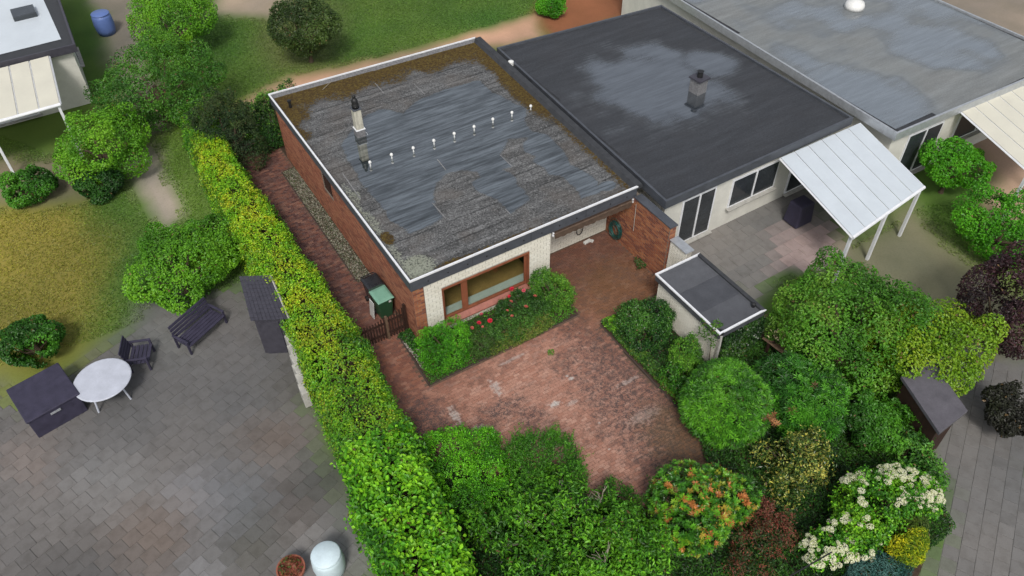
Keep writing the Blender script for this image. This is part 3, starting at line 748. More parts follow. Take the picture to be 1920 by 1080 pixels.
joints = [2.3, 5.6, 3.9, 6.9, 4.75, 1.6, 3.35, 6.2, 2.6, 5.2, 3.1, 6.6, 4.4]
for r in range(13):
    y0 = .10 + r * .955; y1 = min(y0 + .955 + .04 * (r % 2 == 0), 12.1)
    xr = 8.72 + .043 * y0
    for k, (xa, xb) in enumerate(((.10, joints[r]), (joints[r] - .03, xr))):
        V, F = sheet_grid(xa, xb, y0 - .04 * (r % 2 == 0), y1 if r < 12 else 12.14 + (.26 if k == 0 else .05), DECK + .003 * (r % 2 == 0) + .002 * k)
        np_mesh('felt_sheet', V, F, MAT['felt'], roof, roof_fields(V[:, 0], V[:, 1]))
# pale scuffed end laps
for (a, b) in (((703, 156), (720, 175)), ((776, 157), (797, 178)), ((811, 381), (836, 410)), ((820, 299), (836, 319)), ((938, 291), (961, 313)), ((642, 325), (676, 373)), ((958, 403), (947, 392))):
    p, q_ = G(*a, DECK), G(*b, DECK)
    L = math.hypot(q_[0] - p[0], q_[1] - p[1])
    MB().obox(((p[0] + q_[0]) / 2, (p[1] + q_[1]) / 2, DECK + .006), (L, .035, .004), math.atan2(q_[1] - p[1], q_[0] - p[0])).build('lap_seam', plain('pale_lap', (.17, .17, .17), .85, .45, 9), roof)
# upstand inside the rim
up = MB()
o_, i1, i2 = inset(RIM, .05), inset(RIM, .07), inset(RIM, .15)
for k in (0, 2, 3):
    a, b = k, (k + 1) % 4
    up.add([(*i1[a], 2.86), (*i1[b], 2.86), (*i2[b], 2.715), (*i2[a], 2.715)], [(0, 1, 2, 3)])
up.build('upstand', MAT['felt_edge'], house)
# fascia boards, trim
f0, f1 = inset(RIM, .012), inset(RIM, .05)
def edge_board(name, k, z0, z1, a0, a1, mat, trim0=0, trim1=0):
    p, q_ = a0[k], a0[(k + 1) % 4]; r_, s_ = a1[(k + 1) % 4], a1[k]
    return MB().prism([p, q_, r_, s_], z0, z1).build(name, mat, house)
for k in (0, 2, 3):
    fb = edge_board('fascia', k, 2.43, 2.855, f0, f1, MAT['fascia'])
    if k == 0:
        for t in range(12):
            x = .62 + t * .70
            MB().tube([(x, .004, 2.60), (x, .014, 2.60)], .028, 10).build('fixing', MAT['black'], fb)
        for x in (2.2, 4.4, 6.6):
            MB().box(x - .004, x + .004, .009, .013, 2.435, 2.85).build('panel_joint', MAT['black'], fb)
t0, t1 = inset(RIM, -.010), inset(RIM, .05)
for k in (0, 2, 3):
    edge_board('roof_trim', k, 2.845, RZ, t0, t1, MAT['white_trim'])
# kerb towards the neighbouring roof
p, q_ = RIM[1], RIM[2]
MB().add([(p[0] - .14, .05, 2.70), (p[0] + .30, .05, 2.70), (q_[0] + .30, 12.1, 2.70), (q_[0] - .14, 12.1, 2.70), (p[0] - .02, .05, 2.88), (p[0] + .22, .05, 2.88), (q_[0] + .22, 12.1, 2.88), (q_[0] - .02, 12.1, 2.88)],
         [(0, 3, 2, 1), (4, 5, 6, 7), (0, 1, 5, 4), (1, 2, 6, 5), (2, 3, 7, 6), (3, 0, 4, 7)]).build('party_kerb', MAT['felt_dark'], house)
# chimney
ch = MB().box(CHX - .17, CHX + .17, CHY - .17, CHY + .17, 2.70, 3.02).build('chimney', MAT['felt_edge'], house, .01)
MB().box(CHX - .185, CHX + .185, CHY - .185, CHY + .185, 3.02, 3.05).build('flashing', MAT['white_trim'], ch, .006)
MB().frustum((CHX, CHY), (.145, .145), (.14, .14), 3.05, 3.86).build('shaft', MAT['chimney_white'], ch, .008)
MB().box(CHX - .165, CHX + .165, CHY - .165, CHY + .165, 3.86, 3.91).build('cover_slab', MAT['fascia'], ch, .01)
MB().lathe([(.13, 3.91), (.13, 4.06), (.11, 4.08), (.12, 4.13), (.12, 4.22), (.085, 4.28), (.055, 4.30), (.055, 4.35), (.065, 4.36), (.045, 4.42), (.01, 4.44)], (CHX, CHY, 0), 16).build('cowl', MAT['black'], ch, 0, True)
for s_ in (-1, 1):
    MB().tube([(CHX + .17, CHY + .13 * s_, 2.9), (CHX + .25, CHY + .13 * s_, 2.74)], .012, 6).build('stay', MAT['zinc'], ch)
vp = MB().lathe([(.055, 0), (.05, .26), (.075, .27), (.085, .30), (.085, .33), (.02, .34)], (0, 0, 0), 12).mesh('vent_pipe', smooth=False)
link('vent_pipe', vp, MAT['black'], house, (.47, 11.42, 2.72))
stem = MB().lathe([(.045, 0), (.034, .03), (.030, .14), (.034, .15)], (0, 0, 0), 12).mesh('stem', smooth=True); stem.materials.append(plain('grey_vent_stem', (.55, .56, .55), .4, .1, 9))
cap = MB().lathe([(.030, .145), (.075, .15), (.082, .17), (.07, .215), (.04, .24), (.005, .245)], (0, 0, 0), 14).mesh('roof_vent', smooth=True); cap.materials.append(MAT['vent_white'])
for k in range(9):
    x = 1.53 + .853 * k
    v_ = link('roof_vent', cap, None, house, (x, 6.2 + random.uniform(-.03, .03), DECK))
    v_.scale = (.74, .74, .95); link('stem', stem, None, v_)
MB().tube([G(605, 168, 2.75), G(625, 149, 2.76)], .012, 5).build('twig', MAT['grey_bark'], house)

# ------------------------------------------------------------------ covered corner: awning, hose, small things
aw = empty('rolled_awning', (6.9, .06, 2.2), 'rolled-up brown awning with scalloped valance under the roof edge', 'awning')
MB().box(5.24, 8.63, .02, .17, 2.33, 2.42).build('cassette', MAT['awning_case'], aw, .012)
MB().tube([(5.30, .03, 2.29), (8.57, .03, 2.29)], .05, 10).build('roller', MAT['awning'], aw)
va = MB(); nseg = 120; vs = []; fs = []
for i in range(nseg + 1):
    x = 5.33 + 3.2 * i / nseg
    zb = 2.12 - .035 * abs(math.sin(i / nseg * PI * 13)) + .012 * math.sin(i * .31)
    y = -.025 + .006 * math.sin(i * .4)
    vs += [(x, y, 2.28), (x, y, zb), (x, y + .006, 2.28), (x, y + .006, zb)]
for i in range(nseg):
    a = i * 4
    fs += [(a, a + 1, a + 5, a + 4), (a + 2, a + 6, a + 7, a + 3), (a + 1, a + 3, a + 7, a + 5)]
va.add(vs, fs); va.build('valance', MAT['awning'], aw)
for x in (5.27, 8.60):
    MB().box(x - .025, x + .025, -.03, .06, 2.36, 2.40).box(x - .025, x + .025, -.03, .06, 2.25, 2.29).build('end_bracket', MAT['white_trim'], aw)
rod = MB().tube([(8.60, -.2, 2.3), (8.605, -.22, 1.1)], .010, 6).build('crank_rod', MAT['concrete'])
tag(rod, 'thin pale awning crank rod hanging on the brick wall', 'rod')
hk = MB()
hk.tube([(7.34 + .13 * math.cos(a), 1.29 - .02, .62 - .22 * math.sin(a)) for a in np.linspace(-.2, PI * 1.05, 14)], .018, 6)
tag(hk.build('wall_hook', MAT['black']), 'black curved hook on the white wall below the awning', 'hook')
blk = MB().obox((7.62, 1.12, .04), (.32, .12, .08), .1).obox((7.80, 1.06, .03), (.12, .10, .06), .5).build('stone_block', MAT['white_board'], None, .008)
tag(blk, 'small white block on the paving at the foot of the white wall', 'block')
ho = MB()
for t in range(13):
    r = .36 + random.uniform(-.12, .05); cy = .72 + random.uniform(-.06, .06); cz = .50 + random.uniform(-.08, .06); xx = 8.61 - .010 * t
    sq = random.uniform(1.0, 1.14); ph = random.uniform(0, 6)
    ho.tube([(xx + .012 * math.sin(3 * a + ph), cy + r * .86 * math.cos(a), cz + r * sq * math.sin(a)) for a in np.linspace(0, 2 * PI, 26)], .011, 5, False)
hose = ho.build('garden_hose', MAT['hose'], None, 0, True)
tag(hose, 'coiled dark teal garden hose hanging on the red brick wall', 'hose')

# ------------------------------------------------------------------ white garden wall and shed
gwall = empty('garden_wall', (8.8, -2.4, 0), 'short white brick garden wall with pale metal coping behind the shed', 'wall')
MB().box(8.72, 8.93, -2.82, -1.99, -.1, 1.95).build('core', MAT['mortar_pale'], gwall)
brickwork('white_bricks', (8.72, -1.99, -.05), (0, -1, 0), (0, 0, 1), (-1, 0, 0), .83, 1.98, MAT['white_brick'], gwall, .24, .066, .014, (), .006)
MB().box(8.66, 9.02, -2.83, -1.99, 1.95, 2.0).build('coping', MAT['zinc'], gwall, .008)

shed = empty('garden_shed', (8.4, -4.4, 0), 'low white brick shed with flat dark roof and white edging', 'shed')
SX0, SX1, SY0, SY1, SZ = 7.40, 9.30, -5.93, -2.84, 1.74
sw = MB().box(SX0 + .12, SX0 + .3, SY0 + .12, SY1 - .1, -.1, 1.48).box(SX1 - .28, SX1 - .1, SY0 + .12, SY1 - .1, -.1, 1.48).box(SX0 + .3, SX1 - .28, SY1 - .28, SY1 - .1, -.1, 1.48).build('wall', MAT['mortar_pale'], shed)
brickwork('white_bricks', (SX0 + .12, SY1 - .1, -.05), (0, -1, 0), (0, 0, 1), (-1, 0, 0), SY1 - SY0 - .22, 1.53, MAT['white_brick'], sw, .20, .060, .011, (), .006)
brickwork('white_bricks', (SX0 + .12, SY0 + .12, -.05), (1, 0, 0), (0, 0, 1), (0, -1, 0), .18, 1.53, MAT['white_brick'], sw, .20, .060, .011, (), .006)
MB().box(SX0 + .3, SX1 - .28, SY0 + .14, SY0 + .2, -.1, 1.48).build('door', MAT['brown_wood'], shed)
SR = [(SX0, SY0), (SX1, SY0), (SX1, SY1), (SX0, SY1)]
sroof = MB().prism(inset(SR, .03), 1.48, 1.665).build('roof', MAT['felt_dark'], shed)
def shed_fields(x, y):
    P3 = np.stack([x, y, x * 0], 1); z = fbm(P3, 1.5, 77)
    w = np.zeros(len(x)); l = .15 + .5 * (z - .5)
    return np.stack([w, w + sstep(.12, .03, x - SX0) * .3, l], 1)
for k, (ya, yb) in enumerate(((SY0 + .05, SY0 + 1.06), (SY0 + 1.0, SY0 + 2.06), (SY0 + 2.0, SY1 - .05))):
    V, F = sheet_grid(SX0 + .05, SX1 - .05, ya, yb, 1.675 + .006 * k, .08, .008)
    np_mesh('felt_sheet', V, F, plain('shed_felt', ((.070, .073, .082), (.056, .059, .068), (.078, .081, .090))[k], .75, .22, 2.2, .35), sroof)
sf0, sf1, st0, st1 = inset(SR, .01), inset(SR, .05), inset(SR, -.01), inset(SR, .055)
for k in (0, 2, 3):
    MB().prism([sf0[k], sf0[(k + 1) % 4], sf1[(k + 1) % 4], sf1[k]], 1.46, 1.70).build('fascia', MAT['fascia_shed'], shed)
    MB().prism([st0[k], st0[(k + 1) % 4], st1[(k + 1) % 4], st1[k]], 1.692, SZ).build('roof_trim', MAT['white_trim'], shed)
MB().prism([sf0[1], sf0[2], (SX1 - .14, SY1 - .05), (SX1 - .14, SY0 + .05)], 1.46, 1.75).build('kerb', MAT['felt_dark'], shed)
MB().tube([(SX0 + .06, SY0 - .03, 1.62), (SX0 + .06, SY0 - .05, 1.2), (SX0 + .07, SY0 - .05, 0)], .04, 10).build('downpipe', MAT['concrete'], shed)
MB().lathe([(.09, 1.60), (.10, 1.73), (.06, 1.735)], (SX0 + .1, SY0 + .06, 0), 12).build('outlet', MAT['black'], shed)
MB().lathe([(.06, 1.66), (.06, 1.80), (.08, 1.81), (.02, 1.84)], (SX1 - .2, SY0 + .35, 0), 12).build('vent', MAT['black'], shed)

# ------------------------------------------------------------------ gate and bins on the side path
gate = empty('picket_gate', (-1.2, .75, 0), 'dark brown picket gate with curved top across the side path', 'gate')
for k in range(10):
    x = -1.66 + k * .098
    t = k / 9; h = .92 + .13 * (2 * t - 1) ** 2
    MB().add([(x - .022, .735, .05), (x + .022, .735, .05), (x + .022, .755, .05), (x - .022, .755, .05), (x - .022, .735, h), (x + .022, .735, h), (x + .022, .755, h), (x - .022, .755, h), (x, .735, h + .03), (x, .755, h + .03)],
             [(0, 3, 2, 1), (0, 1, 5, 8, 4), (1, 2, 6, 5), (2, 3, 7, 9, 6), (3, 0, 4, 7), (4, 8, 9, 7), (5, 6, 9, 8)]).build('picket', MAT['brown_wood'], gate)
for z in (.25, .75):
    MB().box(-1.70, -.74, .756, .785, z - .04, z + .04).build('rail', MAT['brown_wood'], gate)
tag(MB().box(-.735, -.655, .71, .79, -.1, 1.06).build('gate_post', MAT['old_wood'], None, .008), 'pale weathered wooden gate post between the gate and the fence panel', 'post')
fen = empty('picket_fence', (-.3, .75, 0), 'short dark picket fence panel between the gate post and the house wall', 'fence')
for k in range(6):
    x = -.60 + k * .097
    h = 1.0 + .03 * k
    MB().box(x - .021, x + .021, .735, .755, .05, h).build('picket', MAT['brown_wood'], fen)
for z in (.25, .8):
    MB().box(-.65, -.03, .756, .785, z - .04, z + .04).build('rail', MAT['brown_wood'], fen)
MB().box(-.075, .0, .70, .78, -.1, 1.28).build('post', MAT['brown_wood'], fen)
tag(MB().box(-1.80, -1.72, .71, .79, -.1, 1.0).build('gate_post', MAT['brown_wood'], None, .008), 'dark wooden gate post against the hedge', 'post')

def wheelie_bin(name, label, x, y, rz, body, lid):
    b = empty(name, (x, y, 0), label, 'bin', 'wheelie bins by the side wall')
    b.rotation_euler = (0, 0, rz)
    def part(nm, mb, mat, bv=0, sm=False):
        me = mb.mesh(nm, Vector((0, 0, 0)), bv, sm); return link(nm, me, mat, b)
    part('body', MB().add([(-.21, -.20, .06), (.21, -.20, .06), (.21, .22, .06), (-.21, .22, .06), (-.27, -.29, .93), (.27, -.29, .93), (.27, .29, .93), (-.27, .29, .93)],
                          [(0, 3, 2, 1), (4, 5, 6, 7), (0, 1, 5, 4), (1, 2, 6, 5), (2, 3, 7, 6), (3, 0, 4, 7)]), body, .03)
    part('rim', MB().box(-.29, .29, -.31, .31, .91, .955), body, .012)
    l = part('lid', MB().add([(-.30, -.34, .957), (.30, -.34, .957), (.30, .34, .957), (-.30, .34, .957), (-.30, -.34, .99), (.30, -.34, .99), (.30, .34, 1.03), (-.30, .34, 1.03), (-.22, -.25, 1.03), (.22, -.25, 1.03), (.22, .22, 1.06), (-.22, .22, 1.06)],
                             [(0, 3, 2, 1), (0, 1, 5, 4), (1, 2, 6, 5), (2, 3, 7, 6), (3, 0, 4, 7), (4, 5, 9, 8), (5, 6, 10, 9), (6, 7, 11, 10), (7, 4, 8, 11), (8, 9, 10, 11)]), lid, .014)
    part('handle', MB().tube([(-.25, .36, .99), (-.25, .41, 1.0), (.25, .41, 1.0), (.25, .36, .99)], .018, 8), body)
    for s_ in (-1, 1):
        part('wheel', MB().tube([(s_ * .20, .26, .10), (s_ * .26, .26, .10)], .10, 14), MAT['black'])
    part('sticker', MB().box(.10, .19, -.292, -.285, .80, .88), MAT['white_board'])
    return b
wheelie_bin('wheelie_bin', 'green wheelie bin with faded mint lid beside the side wall', -.36, 1.78, .05, MAT['bin_green'], MAT['bin_mint'])
wheelie_bin('wheelie_bin', 'black wheelie bin standing behind the green bin', -.36, 2.48, .03, MAT['bin_black'], MAT['bin_black'])
bd = MB().obox((-.73, 1.92, .38), (.025, .30, .72), .05, 0, .10).build('leaning_board', MAT['white_board'], None, .004)
tag(bd, 'white board leaning against the green wheelie bin', 'board')

# ------------------------------------------------------------------ plants
def unit(v): return v / (np.linalg.norm(v, axis=1)[:, None] + 1e-9)
def leaf_arrays(C, N, L, W, col, up=.45, rnd=.6, droop=.12, big=False, D=None):
    """folded leaves at C, facing roughly N; returns vertices, faces, colours"""
    n = len(C)
    nn_ = unit(N * .75 + np.array([0, 0, up]) + RNG.normal(0, rnd, (n, 3)))
    if D is None: D = RNG.normal(0, 1, (n, 3))
    d = unit(D - (D * nn_).sum(1)[:, None] * nn_)
    s = np.cross(nn_, d)
    L = np.broadcast_to(np.asarray(L, float), (n,))[:, None] * RNG.uniform(.7, 1.25, (n, 1))
    W = np.broadcast_to(np.asarray(W, float), (n,))[:, None] * RNG.uniform(.75, 1.2, (n, 1))
    base = C - d * L * .5; tip = C + d * L * .5 - nn_ * L * droop
    l = C + s * W * .5 - d * L * .04 + nn_ * W * .18; r = C - s * W * .5 - d * L * .04 + nn_ * W * .18
    if not big:
        V = np.stack([base, r, tip, l], 1)
        f = np.array([(0, 1, 2), (0, 2, 3)]); k = 4
    else:
        l2 = C + s * W * .36 + d * L * .27 + nn_ * (W * .13 - L * droop * .5); r2 = C - s * W * .36 + d * L * .27 + nn_ * (W * .13 - L * droop * .5)
        V = np.stack([base, r, r2, tip, l2, l], 1)
        f = np.array([(0, 1, 2), (0, 2, 3), (0, 3, 4), (0, 4, 5)]); k = 6
    F = (f[None] + k * np.arange(n)[:, None, None]).reshape(-1, 3)
    return V.reshape(-1, 3), F, np.repeat(col, k, 0)
def join(parts):
    vs, fs, cs, o = [], [], [], 0
    for V, F, c in parts:
        vs.append(V); fs.append(F + o); cs.append(c); o += len(V)
    return np.concatenate(vs), np.concatenate(fs), np.concatenate(cs)
def palette(C, pal, seed=0, scale=1.4, spread=.35, vary=.18):
    """leaf colours: neighbouring twigs share a tint, single leaves stray"""
    pal = np.array(pal, float); m = len(pal)
    t = fbm(C, scale, seed, 2); t = (t - .5) * 1.9 + .5 + RNG.normal(0, spread, len(C))
    t = np.clip(t, 0, .999) * (m - 1); i = t.astype(int); f = (t - i)[:, None]
    c = pal[i] * (1 - f) + pal[np.minimum(i + 1, m - 1)] * f
    b_ = RNG.random(len(C)) < .012; c[b_] = np.array([.16, .10, .04]) * RNG.uniform(.5, 1.3, (b_.sum(), 1))
    return np.clip(c * (1 + RNG.normal(0, vary, (len(C), 1))), .004, .95)
def lump_points(lumps, n, depth=.3, amp=.14, nscale=2.2, seed=0, zmin=.04):
    """points in the outer shell of a heap of ellipsoids, with their outward normals"""
    lumps = np.array(lumps, float)
    area = (lumps[:, 3] * lumps[:, 4] + lumps[:, 3] * lumps[:, 5] + lumps[:, 4] * lumps[:, 5])
    k = RNG.choice(len(lumps), int(n * 2.2), p=area / area.sum())
    d = unit(RNG.normal(0, 1, (len(k), 3)))
    c, r = lumps[k, :3], lumps[k, 3:]
    s = c + d * r
    disp = 1 + (fbm(s, nscale, seed) - .5) * 2 * amp
    dep = 1 - depth * RNG.random(len(k)) ** 1.7
    P = c + d * r * (disp * dep)[:, None]
    N = unit(d / r)
    keep = P[:, 2] > zmin
    for (x, y, z, a, b, e) in lumps:
        q = ((P - np.array([x, y, z])) / np.array([a, b, e])); keep &= (q ** 2).sum(1) > (1 - depth) ** 2 * .92
    P, N = P[keep], N[keep]
    return P[:n], N[:n]
def rosette_arrays(C, N, k, L, W, col, tilt=.5, big=True):
    """whorls of k leaves spreading round the shoot tips"""
    n = len(C)
    N = unit(N * .7 + np.array([0, 0, .7]) + RNG.normal(0, .25, (n, 3)))
    a = unit(np.cross(N, RNG.normal(0, 1, (n, 3)))); b = np.cross(N, a)
    Cs, Ns, Ds, cl = [], [], [], []
    ph = RNG.uniform(0, 6.28, n)
    for i in range(k):
        w = ph + 2 * PI * i / k + RNG.normal(0, .2, n)
        rad = a * np.cos(w)[:, None] + b * np.sin(w)[:, None]
        dd = unit(rad + N * tilt * RNG.uniform(.5, 1.4, (n, 1)))
        Cs.append(C + dd * L * .55); Ns.append(unit(N - rad * tilt * .8)); Ds.append(dd); cl.append(col * RNG.uniform(.8, 1.2, (n, 1)))
    Cs, Ns, Ds, cl = [np.concatenate(x) for x in (Cs, Ns, Ds, cl)]
    n2 = len(Cs)
    s = unit(np.cross(Ns, Ds)); d = Ds; nn_ = np.cross(d, s)
    Ls = L * RNG.uniform(.75, 1.2, (n2, 1)); Ws = W * RNG.uniform(.8, 1.2, (n2, 1))
    base = Cs - d * Ls * .5; tip = Cs + d * Ls * .5 - nn_ * Ls * .1
    l = Cs + s * Ws * .5 + nn_ * Ws * .15; r = Cs - s * Ws * .5 + nn_ * Ws * .15
    V = np.stack([base, r, tip, l], 1).reshape(-1, 3)
    F = (np.array([(0, 1, 2), (0, 2, 3)])[None] + 4 * np.arange(n2)[:, None, None]).reshape(-1, 3)
    return V, F, np.repeat(cl, 4, 0)
def stems(lumps, base, mat, parent, name='stems', n=7, r=.035):
    mb = MB(); lumps = np.array(lumps, float); b = Vector((base[0], base[1], -.03))
    for i in range(n):
        l = lumps[i % len(lumps)]
        d = unit(RNG.normal(0, 1, (1, 3)))[0] * .55; d[2] = abs(d[2])
        e = Vector(l[:3] + d * l[3:])
        m = b.lerp(e, .45) + Vector((random.uniform(-.08, .08), random.uniform(-.08, .08), .08))
        s0 = b + Vector((random.uniform(-.12, .12), random.uniform(-.12, .12), 0))
        mb.tube([s0, m, e], [r, r * .65, r * .25], 6)
        for q_ in range(2):
            e2 = e + Vector((random.uniform(-.3, .3), random.uniform(-.3, .3), random.uniform(0, .25))) * float(l[3])
            mb.tube([m, m.lerp(e2, .6) + Vector((0, 0, .05)), e2], [r * .5, r * .3, r * .12], 5)
    return mb.build(name, mat, parent)
def shrub(name, label, cat, lumps, n, L, W, pal, mat='leaf', group=None, depth=.32, amp=.14, nscale=2.2, seed=0, big=False, up=.45, rnd=.6, spread=.35, cscale=1.4, extra=None, stem='bark', sn=7, sr=.03, vary=.18, clump=8, holes=(), rough_out=True, gapscale=3.2, gapcut=.37):
    lumps = [tuple(l) for l in lumps]
    bx = sum(l[0] for l in lumps) / len(lumps); by = sum(l[1] for l in lumps) / len(lumps)
    root = empty(name, (bx, by, 0), label, cat, group)
    if rough_out:                                     # side tufts break the outline
        r_ = np.random.default_rng(seed + 1000); more = []
        for l in lumps:
            for q_ in range(4):
                a = r_.uniform(0, 2 * PI); e = r_.uniform(.0, 1.2); f_ = r_.uniform(.24, .42)
                more.append((l[0] + l[3] * .86 * math.cos(a) * math.cos(e), l[1] + l[4] * .86 * math.sin(a) * math.cos(e), l[2] + l[5] * .86 * math.sin(e), l[3] * f_, l[4] * f_, l[5] * f_ * 1.1))
        lumps = lumps + more; n = int(n * 1.25)
    k = clump
    C, N = lump_points(lumps, int(n * 1.2) // k, depth, amp, nscale, seed)
    gap = fbm(C, gapscale, seed + 5, 2) > RNG.normal(gapcut, .03, len(C)); C, N = C[gap], N[gap]
    tint = np.repeat(RNG.normal(1, .16, (len(C), 1)), k, 0)
    C = np.repeat(C, k, 0) + RNG.normal(0, L * .62, (len(C) * k, 3)); N = unit(np.repeat(N, k, 0) + RNG.normal(0, .35, C.shape))
    ok = C[:, 2] > .02; C, N, tint = C[ok], N[ok], tint[ok]
    parts = [leaf_arrays(C, N, L, W, np.clip(palette(C, pal, seed, cscale, spread, vary) * tint, .003, .95), up, rnd, .12, big)]
    if extra is not None: parts += extra(lumps)
    V, F, c = join(parts)
    if len(holes):                                    # gaps where the branches show
        k4 = V[F].mean(1); keep = np.ones(len(F), bool)
        for h_ in holes: keep &= np.linalg.norm((k4 - np.array(h_)) * np.array([1, 1, .8]), axis=1) > .30
        F = F[keep]
    np_mesh('crown', V, F, MAT[mat], root, c)
    stems(lumps, (bx, by), MAT[stem], root, 'stems', sn, sr)
    return root
def hedge_points(spine, n, depth=.3, amp=.1, seed=0, tuft=.045):
    """points in the shell of a clipped hedge; spine rows: x, y, half width, height"""
    sp = np.array(spine, float)
    seg = np.linalg.norm(np.diff(sp[:, :2], axis=0), axis=1); cum = np.concatenate([[0], np.cumsum(seg)])
    t = RNG.uniform(0, cum[-1], n)
    x, y, hw, h = [np.interp(t, cum, sp[:, k]) for k in range(4)]
    i = np.clip(np.searchsorted(cum, t) - 1, 0, len(seg) - 1)
    dr = (np.diff(sp[:, :2], axis=0) / seg[:, None])[i]; nr = np.stack([dr[:, 1], -dr[:, 0]], 1)
    w = RNG.uniform(0, 1, n) * (2 * h + 2 * hw)
    side = np.where(w < h, -1, np.where(w < h + 2 * hw, 0, 1))
    cu = np.where(side == -1, -hw, np.where(side == 1, hw, (w - h) - hw)); cz = np.where(side == 0, h, np.where(side == -1, w, w - h - 2 * hw))
    # round the shoulders
    k = 5.0
    u = cu / hw; v = np.clip(cz / h, 0, 1)
    rr = (np.abs(u) ** k + np.abs(v) ** k) ** (1 / k)
    u, v = u / np.maximum(rr, 1e-6), v / np.maximum(rr, 1e-6)
    nu, nv = np.sign(u) * np.abs(u) ** (k - 1) / hw, np.abs(v) ** (k - 1) / h
    N = unit(np.stack([nr[:, 0] * nu, nr[:, 1] * nu, nv], 1))
    P = np.stack([x + nr[:, 0] * u * hw, y + nr[:, 1] * u * hw, v * h], 1)
    bump = (fbm(P, .55, seed + 9, 2) - .5) * .38 + (fbm(P, 1.5, seed) - .5) * 2.2 * amp + (fbm(P, 5, seed + 3, 2) - .5) * amp
    P = P + N * (bump - depth * RNG.random(n) ** 1.8)[:, None]
    k = 7                                             # leaves sit in tufts round the twig tips
    m = n // k; P = np.repeat(P[:m], k, 0) + RNG.normal(0, tuft, (m * k, 3)); N = unit(np.repeat(N[:m], k, 0) + RNG.normal(0, .3, (m * k, 3)))
    ok = P[:, 2] > .03
    return P[ok], N[ok]

GREEN_MID = [(.022, .085, .008), (.038, .145, .011), (.060, .21, .014), (.095, .29, .018)]
GREEN_LIME = [(.040, .135, .009), (.075, .23, .012), (.125, .33, .014), (.19, .42, .02)]
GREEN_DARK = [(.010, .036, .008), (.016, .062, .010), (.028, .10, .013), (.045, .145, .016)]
GREEN_BRIGHT = [(.030, .145, .006), (.052, .225, .008), (.08, .31, .010), (.125, .40, .016)]

# --- the clipped hedge along the side path (golden privet), and its large-leaved continuation
hd = empty('privet_hedge', (-2.75, 4, 0), 'long clipped golden green privet hedge beside the brick side path', 'hedge')
spine = [(-2.35, 16.3, .75, 1.5), (-2.75, 13.5, .75, 1.6), (-2.78, 10, .80, 1.68), (-2.8, 6, .93, 1.72), (-2.66, 2, .88, 1.72), (-2.75, -.5, 1.02, 1.70), (-2.95, -2.4, 1.02, 1.72), (-3.05, -3.9, 1.02, 1.66)]
C, N = hedge_points(spine, 92000, .26, .19, 4)
y = C[:, 1]
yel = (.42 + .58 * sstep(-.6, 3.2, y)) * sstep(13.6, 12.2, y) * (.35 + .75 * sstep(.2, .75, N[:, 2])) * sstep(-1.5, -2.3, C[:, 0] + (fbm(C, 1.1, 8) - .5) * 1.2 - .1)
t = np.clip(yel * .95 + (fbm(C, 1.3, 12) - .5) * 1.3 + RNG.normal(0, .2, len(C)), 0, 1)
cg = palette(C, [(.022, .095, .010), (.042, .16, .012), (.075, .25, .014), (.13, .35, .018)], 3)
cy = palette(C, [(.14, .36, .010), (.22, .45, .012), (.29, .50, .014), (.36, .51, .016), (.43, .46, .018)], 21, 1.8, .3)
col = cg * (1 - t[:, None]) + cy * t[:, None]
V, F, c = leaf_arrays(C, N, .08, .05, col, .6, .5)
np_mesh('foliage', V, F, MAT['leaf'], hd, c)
mb = MB()
for k in range(46):
    yy = 15.5 - k * .42; xx = float(np.interp(-yy, [-s[1] for s in spine], [s[0] for s in spine]))
    mb.tube([(xx + random.uniform(-.3, .3), yy, -.05), (xx + random.uniform(-.4, .4), yy + random.uniform(-.2, .2), .8), (xx + random.uniform(-.6, .6), yy + random.uniform(-.3, .3), 1.45)], [.03, .02, .008], 5)
mb.build('stems', MAT['bark'], hd)

lh = empty('laurel_hedge', (-3.4, -7, 0), 'broad hedge of large bright green leaves at the lower left', 'hedge')
spine = [(-3.05, -3.7, 1.0, 1.85), (-3.25, -5.2, 1.08, 2.0), (-3.5, -7.0, 1.05, 2.0), (-3.75, -8.8, 1.05, 2.0), (-4.0, -10.4, 1.0, 1.95)]
C, N = hedge_points(spine, 20000, .5, .22, 14, .085)
col = palette(C, [(.028, .12, .008), (.055, .21, .009), (.085, .29, .010), (.14, .39, .013), (.21, .47, .016)], 33, 1.1, .28)
V, F, c = leaf_arrays(C, N, .135, .082, col, .55, .55, .12, True)
np_mesh('foliage', V, F, MAT['leaf'], lh, c)
mb = MB()
for k in range(18):
    yy = -4 - k * .34; xx = float(np.interp(-yy, [-s[1] for s in reversed(spine)][::-1], [s[0] for s in spine]))
    mb.tube([(xx + random.uniform(-.3, .3), yy, -.05), (xx + random.uniform(-.5, .5), yy, .9), (xx + random.uniform(-.7, .7), yy, 1.7)], [.04, .025, .01], 5)
mb.build('stems', MAT['bark'], lh)

# --- tall dark evergreens behind the side path
shrub('yew_shrub', 'tall dark green clipped yew block at the far end of the side path', 'shrub', [(-1.95, 13.4, .9, .95, 1.25, 1.75), (-1.35, 12.75, .8, .75, 1.1, 1.6), (-2.3, 14.3, .9, .9, .9, 1.5), (-1.5, 14.2, 1.0, .95, .95, 1.6)],
      20000, .07, .035, [(.010, .026, .008), (.016, .042, .011), (.026, .062, .013), (.05, .075, .018)], 'leaf_dull', amp=.1, seed=51, sn=6, sr=.05)
shrub('evergreen_shrub', 'bright topped evergreen shrub behind the far left corner of the house', 'shrub', [(.15, 13.7, .95, .85, .75, 1.35), (1.0, 14.1, .9, .9, .6, 1.25), (-.5, 13.9, .75, .7, .7, 1.2)],
      11000, .085, .045, [(.014, .042, .010), (.03, .085, .014), (.065, .17, .02), (.13, .29, .03)], 'leaf', amp=.16, seed=52, sn=6)
